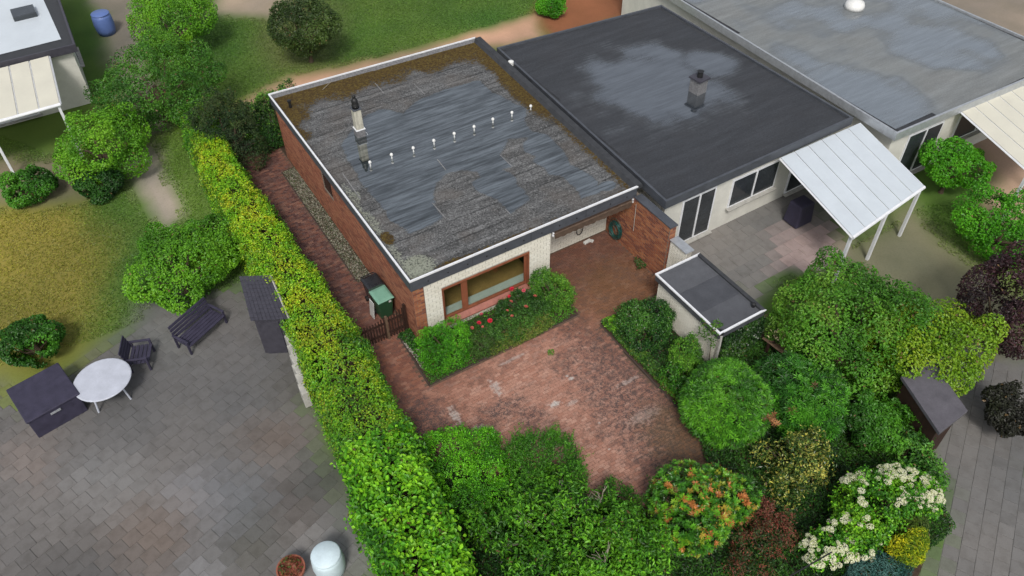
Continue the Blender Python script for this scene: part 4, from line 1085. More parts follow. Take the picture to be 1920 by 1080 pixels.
shrub('dark_shrub', 'low dark clipped shrub where the side path ends at the house', 'shrub', [(-.45, 13.2, .4, .55, .4, .65), (.1, 13.25, .45, .4, .35, .7)], 3600, .07, .035, GREEN_DARK, 'leaf_dull', seed=53, sn=4)

# --- bed under the front window
shrub('weigela_bush', 'bushy bright green shrub at the brick corner of the house', 'shrub', [(.25, -.75, .5, .62, .55, .66), (.85, -1.0, .45, .62, .55, .62), (.1, -1.25, .38, .45, .4, .48), (1.0, -.55, .5, .5, .4, .62), (.6, -1.35, .3, .55, .35, .42)],
      11500, .058, .03, GREEN_BRIGHT, amp=.2, seed=61, sn=8, cscale=2.2)
shrub('leggy_shrub', 'thin brownish green shrub in front of the bushy shrub below the window', 'shrub', [(1.55, -1.35, .3, .45, .38, .42), (1.75, -1.5, .25, .3, .3, .32)], 1900, .06, .028, [(.04, .06, .018), (.05, .11, .02), (.07, .17, .022)], seed=62, sn=9, sr=.015)
def rose(name, label, lumps, n, seed, blooms):
    r = shrub(name, label, 'rose bush', lumps, n, .055, .036, [(.022, .07, .014), (.04, .115, .018), (.06, .165, .022), (.085, .2, .03)], 'leaf', 'rose bushes under the front window', amp=.25, seed=seed, sn=8, sr=.014)
    for (px, py, z, cl, s) in blooms:
        p = G(px, py, z)
        o = link('bloom', BLOOM[cl], None, r, Vector(p) - r.location)
        s *= .82; o.scale = (s, s, s); o.rotation_euler = (random.uniform(-.5, .3), random.uniform(-.4, .4), random.uniform(0, 6))
def bloom_mesh(name, col):
    """an open rose: three rings of cupped petals"""
    vs, fs, o = [], [], 0; cols = []
    for ring, (k, rad, tilt, zz) in enumerate(((7, .055, .35, 0), (6, .042, .8, .012), (5, .026, 1.25, .02), (3, .012, 1.5, .03))):
        for i in range(k):
            a = 2 * PI * i / k + ring * .5
            d = Vector((math.cos(a), math.sin(a), 0)); s = Vector((-math.sin(a), math.cos(a), 0)); u = Vector((0, 0, 1))
            out = d * math.cos(tilt) + u * math.sin(tilt)
            b = Vector((0, 0, zz)) + d * .006
            pts = [b, b + out * rad * .6 + s * rad * .55, b + out * rad * 1.05 + s * rad * .3 + u * .008, b + out * rad * 1.05 - s * rad * .3 + u * .008, b + out * rad * .6 - s * rad * .55]
            vs += [tuple(p) for p in pts]; fs.append(tuple(range(o, o + 5))); o += 5
            cols += [tuple(c * random.uniform(.8, 1.15) for c in col)] * 5
    me = bpy.data.meshes.new(name); me.from_pydata(vs, [], fs)
    at = me.color_attributes.new('Col', 'FLOAT_COLOR', 'POINT')
    at.data.foreach_set('color', np.concatenate([np.array(cols), np.ones((len(cols), 1))], 1).astype(np.float32).ravel())
    me.materials.append(MAT['petal']); return me
BLOOM = {'red': bloom_mesh('red_bloom', (.68, .035, .075)), 'pink': bloom_mesh('pink_bloom', (.70, .13, .18)), 'coral': bloom_mesh('coral_bloom', (.62, .17, .13))}
rose('rose_bush', 'rose bush with red blooms under the left part of the front window', [(1.75, -.75, .32, .5, .4, .36), (2.3, -.95, .3, .55, .42, .36), (2.6, -1.25, .25, .5, .33, .3)], 5000, 63,
     [(898, 606, .72, 'red', 1.5), (919, 602, .75, 'red', 1.7), (903, 590, .8, 'pink', 1.4), (885, 615, .65, 'coral', 1.2), (905, 613, .8, 'coral', .9), (960, 593, .8, 'coral', 1.1)])
rose('rose_bush', 'rose bush with red and coral blooms under the right part of the front window', [(3.05, -.7, .38, .5, .42, .46), (3.65, -.6, .5, .45, .40, .58), (3.4, -1.1, .3, .62, .38, .36), (4.1, -1.0, .35, .4, .4, .42)], 7200, 64,
     [(960, 543, 1.0, 'red', 1.8), (955, 556, .9, 'red', 1.2), (982, 545, 1.0, 'pink', 1.4), (958, 566, 1.1, 'coral', 1.3), (986, 576, 1.0, 'coral', 1.5), (1003, 556, 1.05, 'coral', 1.4), (951, 583, .9, 'coral', 1.1)])
shrub('box_bush', 'rounded light green bush at the white pier of the covered corner', 'shrub', [(4.62, -.75, .65, .55, .55, .75), (4.85, -1.05, .5, .58, .52, .6), (4.5, -.5, .85, .4, .35, .62)], 8800, .058, .032, [(.035, .12, .012), (.065, .19, .018), (.10, .26, .02), (.16, .34, .03)], amp=.14, seed=65)
def low_plants(name, label, poly, n, h, L, W, pal, seed, mat='leaf', cat='plants', z0=0.0):
    poly = np.array(poly); lo, hi = poly.min(0), poly.max(0)
    p = RNG.uniform(lo, hi, (n * 4, 2)); d = sdf(p, poly); p = p[d < 0][:n]
    P3 = np.concatenate([p, np.zeros((len(p), 1))], 1)
    hh = h * np.clip(fbm(P3, 1.8, seed) * 1.7 - .25, .08, 1.3)
    C = P3.copy(); C[:, 2] = z0 + hh * RNG.random(len(p)) ** .45 + .02
    N = unit(np.stack([RNG.normal(0, .4, len(p)), RNG.normal(0, .4, len(p)), np.ones(len(p))], 1))
    V, F, c = leaf_arrays(C, N, L, W, palette(C, pal, seed), .5, .6)
    return tag(np_mesh(name, V, F, MAT[mat], None, c), label, cat, None, 'stuff')
low_plants('bed_perennials', 'yellowish low perennials edging the bed below the front window', [(1.7, -1.85), (3.6, -1.85), (4.3, -1.75), (4.2, -1.2), (2.0, -1.1)], 3600, .32, .07, .03, [(.05, .10, .018), (.09, .16, .02), (.16, .22, .03), (.2, .2, .05)], 71)
low_plants('bed_ground_cover', 'dark low ground cover under the roses and shrubs by the house', [(-.45, -1.75), (5.2, -1.75), (5.15, .0), (-.1, .0), (-.3, .55)], 9000, .24, .06, .035, GREEN_MID, 72)
low_plants('corner_weeds', 'green weeds between the picket fence and the house corner', [(-.45, .62), (.02, .62), (.02, -.1), (-.3, -.2)], 900, .35, .08, .04, GREEN_DARK, 73)
low_plants('wall_weed', 'small green weed clump at the foot of the brick wall', GP([(1188, 492), (1206, 490), (1212, 504), (1194, 508)]), 420, .34, .08, .035, [(.03, .09, .02), (.05, .13, .025), (.22, .06, .05)], 74)
low_plants('paving_weed', 'tiny grass tuft growing in the terrace paving', GP([(1026, 657), (1038, 656), (1040, 667), (1028, 668)]), 160, .08, .06, .012, GREEN_MID, 75)

# --- bed in front of the shed
shrub('glossy_shrub', 'dark glossy rounded shrub in front of the shed wall', 'shrub', [(6.45, -3.25, .4, .78, .72, .62), (6.95, -3.55, .5, .55, .7, .68), (6.2, -3.8, .35, .5, .6, .5), (6.6, -4.1, .35, .5, .4, .5)], 11500, .06, .036,
      [(.012, .045, .012), (.02, .075, .014), (.035, .115, .018), (.07, .19, .025)], 'leaf_gloss', amp=.12, seed=81)
shrub('spindle_bush', 'small light green rounded bush against the shed wall', 'shrub', [(6.75, -5.35, .55, .52, .5, .62), (6.55, -5.8, .4, .5, .45, .5)], 5600, .06, .035, [(.03, .11, .012), (.06, .18, .016), (.10, .27, .02), (.16, .36, .03)], amp=.12, seed=82)
shrub('green_shrub', 'mid green open shrub between the rounded bush and the great round rhododendron', 'shrub', [(6.05, -5.75, .3, .5, .45, .48), (6.0, -6.4, .3, .5, .55, .48), (6.4, -6.4, .35, .5, .5, .5)], 5200, .065, .04, GREEN_MID, 'leaf_gloss', amp=.18, seed=83)
low_plants('bed_edging_plants', 'low green edging plants along the right edge of the terrace', [(5.62, -2.5), (6.0, -2.5), (6.1, -4.6), (6.0, -7.2), (5.66, -7.2), (5.6, -4.5)], 7500, .28, .07, .04, [(.03, .09, .014), (.05, .14, .018), (.09, .21, .022), (.17, .2, .03)], 84)
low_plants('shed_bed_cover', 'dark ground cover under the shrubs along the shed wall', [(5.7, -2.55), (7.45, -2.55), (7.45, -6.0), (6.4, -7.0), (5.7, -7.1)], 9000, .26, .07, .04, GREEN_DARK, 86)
low_plants('leaf_corner', 'bright green broad leaves at the front corner of the shed bed', [(5.62, -2.48), (6.2, -2.48), (6.2, -3.1), (5.65, -3.1)], 900, .3, .09, .055, GREEN_LIME, 85)

# --- the great round rhododendron and its neighbours
def whorls(pal, n, k, L, W, seed, depth=.12, amp=.07, tilt=.5, spread=.35, cscale=1.4):
    def f(lumps):
        C, N = lump_points(lumps, n, depth, amp, 2.5, seed)
        return [rosette_arrays(C, N, k, L, W, palette(C, pal, seed, cscale, spread), tilt)]
    return f
RH = [(.025, .105, .008), (.045, .17, .010), (.075, .25, .014), (.12, .34, .02)]
ball = [(6.25, -7.65, .95, 1.28, 1.22, 1.05), (6.5, -7.25, .85, 1.0, .95, 1.1)]
rh = shrub('rhododendron', 'great round clipped rhododendron with narrow green leaves at the terrace edge', 'shrub', ball, 12000, .09, .024, [(.02, .06, .010), (.04, .11, .014), (.05, .15, .018)], 'leaf', depth=.4, amp=.06, seed=91,
      extra=whorls(RH, 2600, 8, .15, .036, 92), sn=9, sr=.05, rough_out=False)
Cx = []
for (px, py, r_) in ((1405, 760, .3), (1448, 785, .3), (1395, 745, .3)):
    p = G(px, py, 1.35); Cx.append(p + RNG.normal(0, r_ * .35, (16, 3)) * np.array([1, 1, .25]))
Cx = np.concatenate(Cx)
V, F, c = rosette_arrays(Cx, np.tile([0.2, -.3, .8], (len(Cx), 1)), 7, .10, .026, palette(Cx, [(.22, .09, .04), (.36, .17, .07), (.30, .20, .06)], 93))
np_mesh('browned_shoots', V, F, MAT['leaf'], rh, c, kind='stuff')
shrub('rhododendron', 'darker spreading rhododendron right of the great round one', 'shrub', [(8.35, -8.0, .8, .95, 1.0, .95), (8.6, -9.0, .75, .85, .9, .85), (9.1, -8.6, .6, .8, .9, .75), (8.0, -8.9, .55, .7, .6, .75)], 8000, .09, .028, GREEN_DARK, 'leaf', depth=.4, seed=94,
      extra=whorls([(.018, .08, .009), (.03, .135, .011), (.055, .21, .014), (.09, .30, .02)], 2100, 8, .165, .045, 95, .25, .2), sn=7, sr=.04)
shrub('variegated_shrub', 'open shrub with yellow edged leaves below the rhododendrons', 'shrub', [(6.45, -9.75, .65, .75, .65, .75), (6.85, -10.3, .7, .75, .7, .75), (6.1, -10.4, .5, .6, .6, .6), (7.35, -9.9, .6, .55, .55, .7)], 5200, .095, .045,
      [(.03, .07, .014), (.07, .13, .02), (.22, .27, .05), (.40, .40, .10), (.36, .33, .05)], 'leaf_gloss', depth=.55, amp=.3, seed=96, spread=.45, sn=10, sr=.025, stem='bark')
# pieris with orange young shoots
pi_l = [(3.25, -9.25, .85, .95, .9, .95), (3.75, -9.7, .8, .9, .85, .9), (3.0, -9.9, .7, .8, .8, .8), (4.35, -9.95, .65, .7, .65, .75)]
shrub('pieris_bush', 'round bush with orange red young leaf rosettes at the foot of the terrace', 'shrub', pi_l, 6000, .11, .045, [(.022, .06, .012), (.035, .10, .016), (.05, .14, .02)], 'leaf_gloss', depth=.45, amp=.12, seed=101,
      extra=whorls([(.035, .14, .012), (.055, .20, .014), (.075, .25, .016), (.11, .31, .018), (.17, .36, .022), (.28, .31, .03), (.44, .17, .05)], 1500, 10, .115, .036, 102, .22, .22, .8, .33, 3.4), sn=9, sr=.04)
shrub('red_leaved_shrub', 'low shrub with dark red and green leaves below the pieris', 'shrub', [(4.1, -11.2, .4, .8, .6, .55), (4.8, -11.3, .4, .7, .6, .5), (3.6, -11.7, .35, .7, .6, .45), (4.9, -10.6, .35, .5, .4, .5)], 6200, .07, .028,
      [(.03, .065, .016), (.05, .10, .02), (.12, .045, .025), (.24, .05, .035), (.20, .08, .05)], 'leaf', depth=.5, amp=.25, seed=103, spread=.4, sn=10, sr=.015)
# white flowering climber
wh_l = [(7.3, -12.1, .85, 1.05, .9, .8), (8.1, -12.2, .9, .9, .75, .85), (6.6, -12.35, .7, .75, .7, .65), (8.5, -12.6, .85, .6, .6, .75), (5.5, -12.2, .65, .55, .45, .5), (6.0, -12.4, .5, .5, .4, .5)]
hy = shrub('hydrangea', 'climbing hydrangea with creamy white flower clusters at the lower right', 'shrub', wh_l, 13000, .085, .06, [(.03, .13, .008), (.06, .22, .010), (.11, .33, .014), (.20, .44, .02)], 'leaf', depth=.4, amp=.14, seed=111, sn=9, sr=.03)
def cluster_mesh(seed):
    r = np.random.default_rng(seed); n = 90
    a = r.uniform(0, 2 * PI, n); q_ = np.sqrt(r.random(n)); C = np.stack([q_ * np.cos(a) * .13, q_ * np.sin(a) * .13, .05 * (1 - q_ ** 2) + r.normal(0, .008, n)], 1)
    N = unit(np.stack([C[:, 0] * 3, C[:, 1] * 3, np.ones(n)], 1))
    col = np.array([(.80, .78, .62)]) * r.uniform(.8, 1.1, (n, 1)); col[r.random(n) < .22] = (.45, .5, .2)
    V, F, c = leaf_arrays(C, N, .042, .036, np.clip(col, 0, .9), .4, .35)
    me = bpy.data.meshes.new('flower_cluster'); me.from_pydata([tuple(v) for v in V], [], [tuple(int(i) for i in f) for f in F])
    at = me.color_attributes.new('Col', 'FLOAT_COLOR', 'POINT'); at.data.foreach_set('color', np.concatenate([c, np.ones((len(c), 1))], 1).astype(np.float32).ravel())
    me.materials.append(MAT['petal']); return me
CM = [cluster_mesh(s_) for s_ in (1, 2, 3)]
fl = [(1608, 868), (1616, 876), (1625, 882), (1640, 880), (1655, 872), (1662, 884), (1676, 876), (1688, 884), (1700, 880), (1694, 895), (1680, 893), (1650, 893), (1668, 900), (1592, 892), (1602, 898), (1590, 905), (1585, 898), (1622, 893), (1720, 878), (1728, 884), (1738, 892), (1745, 899), (1752, 908), (1758, 920), (1748, 925), (1736, 903), (1730, 912), (1738, 925), (1744, 938), (1755, 940), (1750, 950), (1738, 945), (1708, 898), (1626, 910), (1615, 936),
      (1540, 968), (1558, 978), (1590, 972), (1620, 975), (1555, 995), (1595, 1008), (1632, 1030), (1620, 1042), (1660, 1022), (1505, 1024), (1515, 1018), (1527, 1012), (1500, 1036), (1510, 1045), (1525, 1050), (1535, 1030), (1522, 1032), (1548, 1040), (1560, 1030), (1575, 1035), (1585, 1048), (1560, 1058), (1540, 1055), (1512, 1058), (1700, 925), (1685, 940), (1712, 935)]
W3 = np.array(wh_l)
fl = fl + [(a + random.gauss(0, 8), b + random.gauss(0, 6)) for a, b in fl for _ in range(3)]
for k, (px, py) in enumerate(fl):
    o0 = np.array(CAM_P); d = G(px, py, 0) - o0; d /= np.linalg.norm(d); best = None
    for l in W3:                                      # where the sight line meets the shrub
        A = d / l[3:]; B = (o0 - l[:3]) / l[3:]; a, b, c0 = A @ A, A @ B, B @ B - 1.0
        if b * b - a * c0 > 0:
            t = (-b - math.sqrt(b * b - a * c0)) / a
            if best is None or t < best[0]: best = (t, unit(((o0 + d * t - l[:3]) / l[3:] ** 2)[None])[0])
    if best is None: continue
    p = o0 + d * best[0] + best[1] * .05
    o = link('flower_cluster', CM[k % 3], None, hy, Vector(p) - hy.location)
    o.rotation_euler = Vector(best[1] * .6 + np.array([0, 0, .7])).to_track_quat('Z', 'Y').to_euler()
    s_ = random.uniform(.3, .85); o.scale = (s_, s_ * random.uniform(.7, 1.2), s_)
def conifer(name, label, lumps, n, pal, seed, L=.11, W=.02):
    root = empty(name, (lumps[0][0], lumps[0][1], 0), label, 'shrub')
    C, N = lump_points(lumps, n, .35, .25, 3, seed)
    V, F, c = leaf_arrays(C, N, L, W, palette(C, pal, seed, 2, .3), .3, .5, .2, False, N + RNG.normal(0, .5, C.shape) + np.array([0, 0, .4]))
    np_mesh('crown', V, F, MAT['leaf_dull'], root, c); stems(lumps, lumps[0][:2], MAT['bark'], root, 'stems', 5, .03)
conifer('golden_conifer', 'golden yellow conifer at the lower right edge of the garden', [(7.35, -13.35, .4, .5, .45, .5), (7.75, -13.3, .5, .35, .35, .45)], 6000, [(.10, .19, .012), (.26, .36, .014), (.52, .54, .018), (.68, .62, .02)], 121)
conifer('blue_juniper', 'blue green spreading juniper below the white flowering climber', [(6.2, -13.2, .3, .7, .45, .36), (5.4, -13.3, .25, .6, .4, .3), (6.8, -13.5, .25, .5, .4, .3)], 6500, [(.02, .07, .06), (.035, .11, .095), (.06, .16, .14), (.09, .2, .18)], 122)
conifer('dark_conifer', 'small dark green conifer behind the golden conifer', [(8.0, -12.95, .45, .45, .4, .6)], 2600, [(.02, .05, .012), (.05, .10, .02), (.10, .15, .02)], 123)

# --- shrubs at the foot of the terrace (left and middle)
shrub('bright_bush', 'dense bright green bush beside the large-leaved hedge', 'shrub', [(-1.25, -4.55, .5, .75, .7, .75), (-.55, -4.85, .5, .72, .6, .7), (-1.4, -5.3, .45, .75, .75, .75), (-.7, -5.7, .5, .8, .7, .7), (-1.45, -4.0, .35, .4, .4, .5), (-1.6, -6.1, .4, .6, .6, .65), (-.8, -6.4, .4, .6, .5, .6)], 21000, .06, .036, [(.038, .165, .007), (.068, .26, .009), (.105, .37, .011), (.16, .47, .016)], amp=.14, seed=131, cscale=1.8)
def shoots(n, L, W, pal, seed, h=.5, spread=.25):
    """upright leafy shoots standing out of a shrub"""
    def f(lumps):
        C, N = lump_points(lumps, n, .3, .15, 2, seed)
        ok = N[:, 2] > .05; C, N = C[ok], N[ok]
        D = unit(N * .35 + np.array([0, 0, 1.]) + RNG.normal(0, spread, C.shape)); hh = h * RNG.uniform(.4, 1.1, len(C))
        P, Q, DD = [], [], []
        for k in range(16):
            t = (k + .5) / 16
            a = RNG.uniform(0, 6.28, len(C)); rad = np.stack([np.cos(a), np.sin(a), np.zeros(len(C))], 1)
            P.append(C + D * (hh * t)[:, None] + rad * .02); Q.append(unit(rad * .5 + D * .6)); DD.append(unit(rad + D * .8))
        P, Q, DD = [np.concatenate(x) for x in (P, Q, DD)]
        return [leaf_arrays(P, Q, L, W, palette(P, pal, seed), .2, .3, .1, False, DD)]
    return f
shrub('upright_shrub', 'feathery upright green shrub in front of the terrace', 'shrub', [(.75, -6.0, .6, .75, .6, .75), (1.3, -6.35, .6, .55, .6, .75), (.2, -6.3, .5, .6, .5, .65), (.4, -5.6, .45, .5, .4, .55), (.0, -6.8, .4, .6, .4, .6), (1.1, -7.0, .5, .6, .5, .6)], 15000, .065, .024, [(.022, .09, .008), (.04, .15, .010), (.065, .22, .013)], amp=.2, seed=132,
      extra=shoots(620, .065, .026, [(.04, .15, .009), (.06, .21, .011), (.10, .30, .014)], 133, .5), stem='grey_bark', sn=16, sr=.016)
bigl = [(-.75, -7.9, .9, 1.0, .85, .95), (.35, -8.1, .95, .9, .85, 1.0), (1.1, -8.75, .8, .75, .8, 1.0), (-1.1, -9.2, .9, 1.0, 1.0, 1.0), (.2, -9.5, .95, 1.1, 1.0, 1.1), (1.35, -9.7, .75, .75, .85, .9), (-.3, -7.1, .65, .8, .5, .75), (-1.5, -7.1, .5, .6, .6, .7), (.6, -7.2, .6, .55, .5, .75)]
HOLES = [G(1112, 920, 1.7), G(1118, 1035, 1.85), G(985, 905, 1.2)]
bigsh = shrub('spindle_tree_bush', 'large spreading green shrub with pale branches at the bottom of the picture', 'shrub', bigl, 26000, .12, .052, [(.022, .085, .007), (.042, .15, .009), (.075, .235, .012), (.13, .34, .016)], 'leaf', depth=.5, amp=.26, nscale=1.5, seed=134, big=True,
      extra=shoots(620, .09, .04, [(.045, .17, .009), (.075, .26, .011), (.125, .36, .016)], 135, .36, .5), stem='grey_bark', sn=22, sr=.04, holes=HOLES, gapscale=2.2, gapcut=.42)
for h_ in HOLES[:2]:                                  # forked bare branches in the gaps
    m = MB(); b = Vector(h_) + Vector((.10, -.22, -.35))
    for k in range(4):
        a = -1.0 + k * .6 + random.uniform(-.2, .2)
        f_ = b + Vector((.16 * math.sin(a), .10 + random.uniform(-.05, .05), .16 + random.uniform(0, .08)))
        m.tube([b, b.lerp(f_, .5) + Vector((.02, 0, .01)), f_], [.016, .012, .010], 6)
        for q_ in range(2):
            e = f_ + Vector((random.uniform(-.16, .16) + .1 * math.sin(a), random.uniform(.02, .2), random.uniform(.08, .22)))
            m.tube([f_, f_.lerp(e, .5) + Vector((random.uniform(-.03, .03), 0, .02)), e], [.010, .008, .004], 5)
    m.build('branches', MAT['grey_bark'], bigsh)
shrub('thin_shrub', 'thin green shrub between the large shrub and the pieris', 'shrub', [(1.9, -8.15, .4, .45, .5, .5), (2.25, -8.7, .35, .35, .4, .42)], 1900, .075, .03, GREEN_MID, depth=.6, amp=.3, seed=136, sn=10, sr=.014)
# --- ground cover and ivy
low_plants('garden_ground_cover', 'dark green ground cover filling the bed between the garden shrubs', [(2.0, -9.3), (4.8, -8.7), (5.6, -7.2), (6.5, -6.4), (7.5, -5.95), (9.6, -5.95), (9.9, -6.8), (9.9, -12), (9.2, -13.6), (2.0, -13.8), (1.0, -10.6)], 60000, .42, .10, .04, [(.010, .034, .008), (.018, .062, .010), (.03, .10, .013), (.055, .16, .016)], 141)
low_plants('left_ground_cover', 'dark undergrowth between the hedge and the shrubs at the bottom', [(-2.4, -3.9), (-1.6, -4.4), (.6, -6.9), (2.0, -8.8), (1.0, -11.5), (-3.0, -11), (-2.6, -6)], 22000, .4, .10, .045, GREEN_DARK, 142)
def wall_ivy(name, label, x0, x1, y, z0, z1, n, seed, nrm=(0, -1, 0)):
    x = RNG.uniform(x0, x1, n); z = RNG.uniform(z0, z1, n)
    P = np.stack([x, np.full(n, y), z], 1); th = fbm(P, 2.0, seed)
    P[:, 1] -= .04 + .34 * th * RNG.random(n)
    root = empty(name, ((x0 + x1) / 2, y, 0), label, 'ivy')
    V, F, c = leaf_arrays(P, np.tile(np.array(nrm, float), (n, 1)), .085, .065, palette(P, [(.010, .030, .008), (.018, .05, .012), (.03, .08, .016), (.05, .12, .02)], seed), .5, .5)
    np_mesh('leaves', V, F, MAT['leaf_gloss'], root, c)
    m = MB()
    for k in range(7):
        xx = random.uniform(x0, x1); m.tube([(xx, y - .04, 0), (xx + random.uniform(-.2, .2), y - .05, .7), (xx + random.uniform(-.4, .4), y - .05, z1)], [.018, .012, .006], 5)
    m.build('stems', MAT['bark'], root)
wall_ivy('ivy', 'dark ivy covering the front of the shed', 7.62, 9.35, -5.84, 0, 1.42, 5200, 151)
tend = empty('ivy_tendril', (7.4, -5.5, 0), 'light ivy tendril climbing over the front corner of the shed roof', 'ivy')
P = np.concatenate([np.stack([np.full(150, SX0 - .04), RNG.uniform(-5.9, -5.1, 150), 1.72 - RNG.random(150) ** 1.3 * .7], 1), np.stack([SX0 + RNG.uniform(-.05, .3, 60), RNG.uniform(-5.75, -5.5, 60), 1.76 + RNG.uniform(0, .12, 60)], 1)])
V, F, c = leaf_arrays(P, np.tile([-.7, 0, .5], (len(P), 1)), .085, .05, palette(P, [(.04, .11, .018), (.07, .17, .02), (.12, .23, .03)], 152), .3, .5)
np_mesh('leaves', V, F, MAT['leaf'], tend, c)
MB().tube([(SX0 + .08, -5.75, 0), (SX0 - .03, -5.7, 1.2), (SX0 - .04, -5.6, 1.72), (SX0 + .25, -5.6, 1.85)], [.015, .012, .008, .003], 5).build('stem', MAT['bark'], tend)
hs_ = empty('hosta', (9.9, -6.15, 0), 'pale flowering leafy clump at the right front corner of the shed', 'plant')
P, N = lump_points([(9.75, -6.2, .7, .35, .4, .6), (9.9, -6.6, .5, .3, .4, .5)], 900, .5, .2, 2, 153)
parts = [leaf_arrays(P, N, .13, .035, palette(P, [(.05, .14, .02), (.09, .22, .025), (.16, .3, .04)], 154))]
P2_ = G(1462, 627, .9) + RNG.normal(0, .13, (70, 3)); parts.append(leaf_arrays(P2_, np.tile([0, -.3, 1.], (70, 1)), .13, .03, palette(P2_, [(.55, .46, .25), (.66, .58, .36)], 155)))
V, F, c = join(parts); np_mesh('leaves', V, F, MAT['leaf'], hs_, c)
MB().tube([(9.8, -6.3, -.02), (9.78, -6.25, .7)], [.03, .01], 6).build('stem', MAT['bark'], hs_)
shrub('boundary_shrub', 'fresh green shrub on the right boundary above the white flowering climber', 'shrub', [(9.7, -10.6, .55, .5, .7, .6), (9.75, -11.6, .6, .5, .6, .6), (9.55, -12.2, .6, .45, .5, .6)], 5600, .10, .05, [(.03, .10, .016), (.05, .17, .02), (.08, .24, .03), (.14, .34, .04)], 'leaf', depth=.4, amp=.25, seed=156)
shrub('boundary_laurel', 'dark laurel on the right boundary beyond the rhododendrons', 'shrub', [(9.75, -9.6, .55, .55, .7, .6), (9.6, -8.0, .5, .5, .7, .6), (10.0, -7.2, .45, .4, .5, .55)], 5000, .10, .042, GREEN_DARK, 'leaf_gloss', depth=.4, amp=.22, seed=157)
# --- plank fence behind the shed front
pf = empty('plank_fence', (9.6, -7.0, 0), 'weathered brown plank fence section right of the shed front', 'fence')
for k in range(6):
    MB().obox((9.28 + .11 * k, -6.95 - .04 * k, .72 - .075 * k), (.095, 1.5, .03), .12, random.uniform(-.02, .02), .35).build('plank', MAT['old_wood'], pf, .004)
for yy in (-6.45, -7.45):
    MB().obox((9.55, yy, .48), (.75, .07, .06), .1, 0, .6).build('rail', MAT['brown_wood'], pf)
    MB().box(9.20, 9.27, yy - .04, yy + .04, -.1, .74).build('post', MAT['brown_wood'], pf)
wire = MB().tube([G(1478, 1082, .9), G(1560, 1035, 1.25)], .02, 6).build('garden_stake', MAT['black'])
tag(wire, 'dark slanting wooden stake below the white flowering climber', 'stake')

# ------------------------------------------------------------------ the neighbouring plots
MAT['nb_wall'] = plain('pale_render', (.56, .55, .50), .85, .12, 2, .2)
MAT['nb_white'] = plain('white_roof_sheet', (.50, .545, .58), .45, .06, 1.2, .4)
MAT['nb_cream'] = plain('cream_roof_sheet', (.56, .54, .45), .5, .06, 1.2, .4)
MAT['nb_glass'] = plain('dark_window', (.03, .035, .04), .08, .3, 2, .6)
MAT['felt_nb_dark'] = felt_material('dark_neighbour_felt', (.036, .039, .045), (.030, .037, .044), False, .25, .45)
MAT['felt_nb_grey'] = felt_material('grey_neighbour_felt', (.165, .175, .175), (.11, .13, .145), False, .2, .45)
def flat_house(name, label, poly, z, felt, fields, wall, trim=None, openings=(), step=.2):
    h = empty(name, (poly[0][0], poly[0][1], 0), label, 'house')
    w = MB().prism(inset(poly, .25), -.1, z - .32).build('wall', wall, h)
    r = MB().prism(inset(poly, .03), z - .32, z - .10).build('roof', MAT['felt_dark'], h)
    xs = [p[0] for p in poly]; ys = [p[1] for p in poly]
    V, F = sheet_grid(min(xs), max(xs), min(ys), max(ys), z - .08, step, .004)
    ip = np.array(inset(poly, .06)); keep = sdf(V[:, :2], ip) < 0
    F = F[keep[F].all(1)]
    np_mesh('felt', V, F, felt, r, fields(V[:, 0], V[:, 1]))
    a, b = poly, inset(poly, .09)
    for k in range(4):
        MB().prism([a[k], a[(k + 1) % 4], b[(k + 1) % 4], b[k]], z - .34, z).build('fascia', trim or MAT['fascia'], h)
    for (k, t0, t1, z0, z1) in openings:
        q = inset(poly, .25); p0, p1 = np.array(q[k]), np.array(q[(k + 1) % 4]); e = p1 - p0; L = np.linalg.norm(e); e /= L; nrm = np.array([e[1], -e[0]])
        c0, c1 = p0 + e * t0, p0 + e * t1; m = (c0 + c1) / 2 + nrm * .01; ang = math.atan2(e[1], e[0])
        f = MB().obox((m[0], m[1], (z0 + z1) / 2), (t1 - t0, .06, z1 - z0), ang).build('window', MAT['white_trim'], h)
        m2 = m + nrm * .035
        MB().obox((m2[0], m2[1], (z0 + z1) / 2), (t1 - t0 - .16, .012, z1 - z0 - .16), ang).build('pane', MAT['nb_glass'], f)
        m3 = m + nrm * .05
        MB().obox((m3[0], m3[1], (z0 + z1) / 2), (.07, .03, z1 - z0 - .1), ang).build('mullion', MAT['white_trim'], f)
        m4 = m + nrm * .09
        MB().obox((m4[0], m4[1], z0 - .03), (t1 - t0 + .12, .2, .04), ang).build('sill', MAT['concrete'], f)
    return h
def nb_dark(x, y):
    P3 = np.stack([x, y, x * 0], 1)
    d = np.minimum(np.hypot((x - 13.6) / 2.6, (y - 5.0) / 3.0), np.hypot((x - 16.6) / 1.0, (y - 5.2) / 1.1)) + (fbm(P3, .9, 3) - .5) * 1.0
    return np.stack([sstep(1.6, .45, d), x * 0, .05 + x * 0], 1)
def nb_grey(x, y):
    P3 = np.stack([x, y, x * 0], 1)
    return np.stack([sstep(.3, .75, fbm(P3, .35, 8)), x * 0, .1 + x * 0], 1)
nb = flat_house('neighbour_bungalow', 'neighbouring bungalow with dark flat felt roof joined to the brick bungalow', [(9.12, -1.08), (18.4, -.95), (18.2, 10.3), (9.68, 11.0)], 2.80, MAT['felt_nb_dark'], nb_dark, MAT['nb_wall'], None,
                [(0, .8, 2.4, .1, 2.2), (0, 3.2, 5.6, .8, 2.1), (0, 6.4, 8.4, .1, 2.2)])
p = G(1308, 168, 2.8)
cn = MB().obox((p[0], p[1], 3.0), (.5, .5, .62), .1).build('chimney', MAT['felt_edge'], nb, .02)
MB().obox((p[0], p[1], 3.34), (.6, .6, .07), .1).build('cap', MAT['slate_dark'], cn)
MB().lathe([(.12, 3.37), (.11, 3.6), (.14, 3.62)], (p[0], p[1], 0), 12).build('flue', MAT['black'], cn)
p = G(958, 118, 2.8)
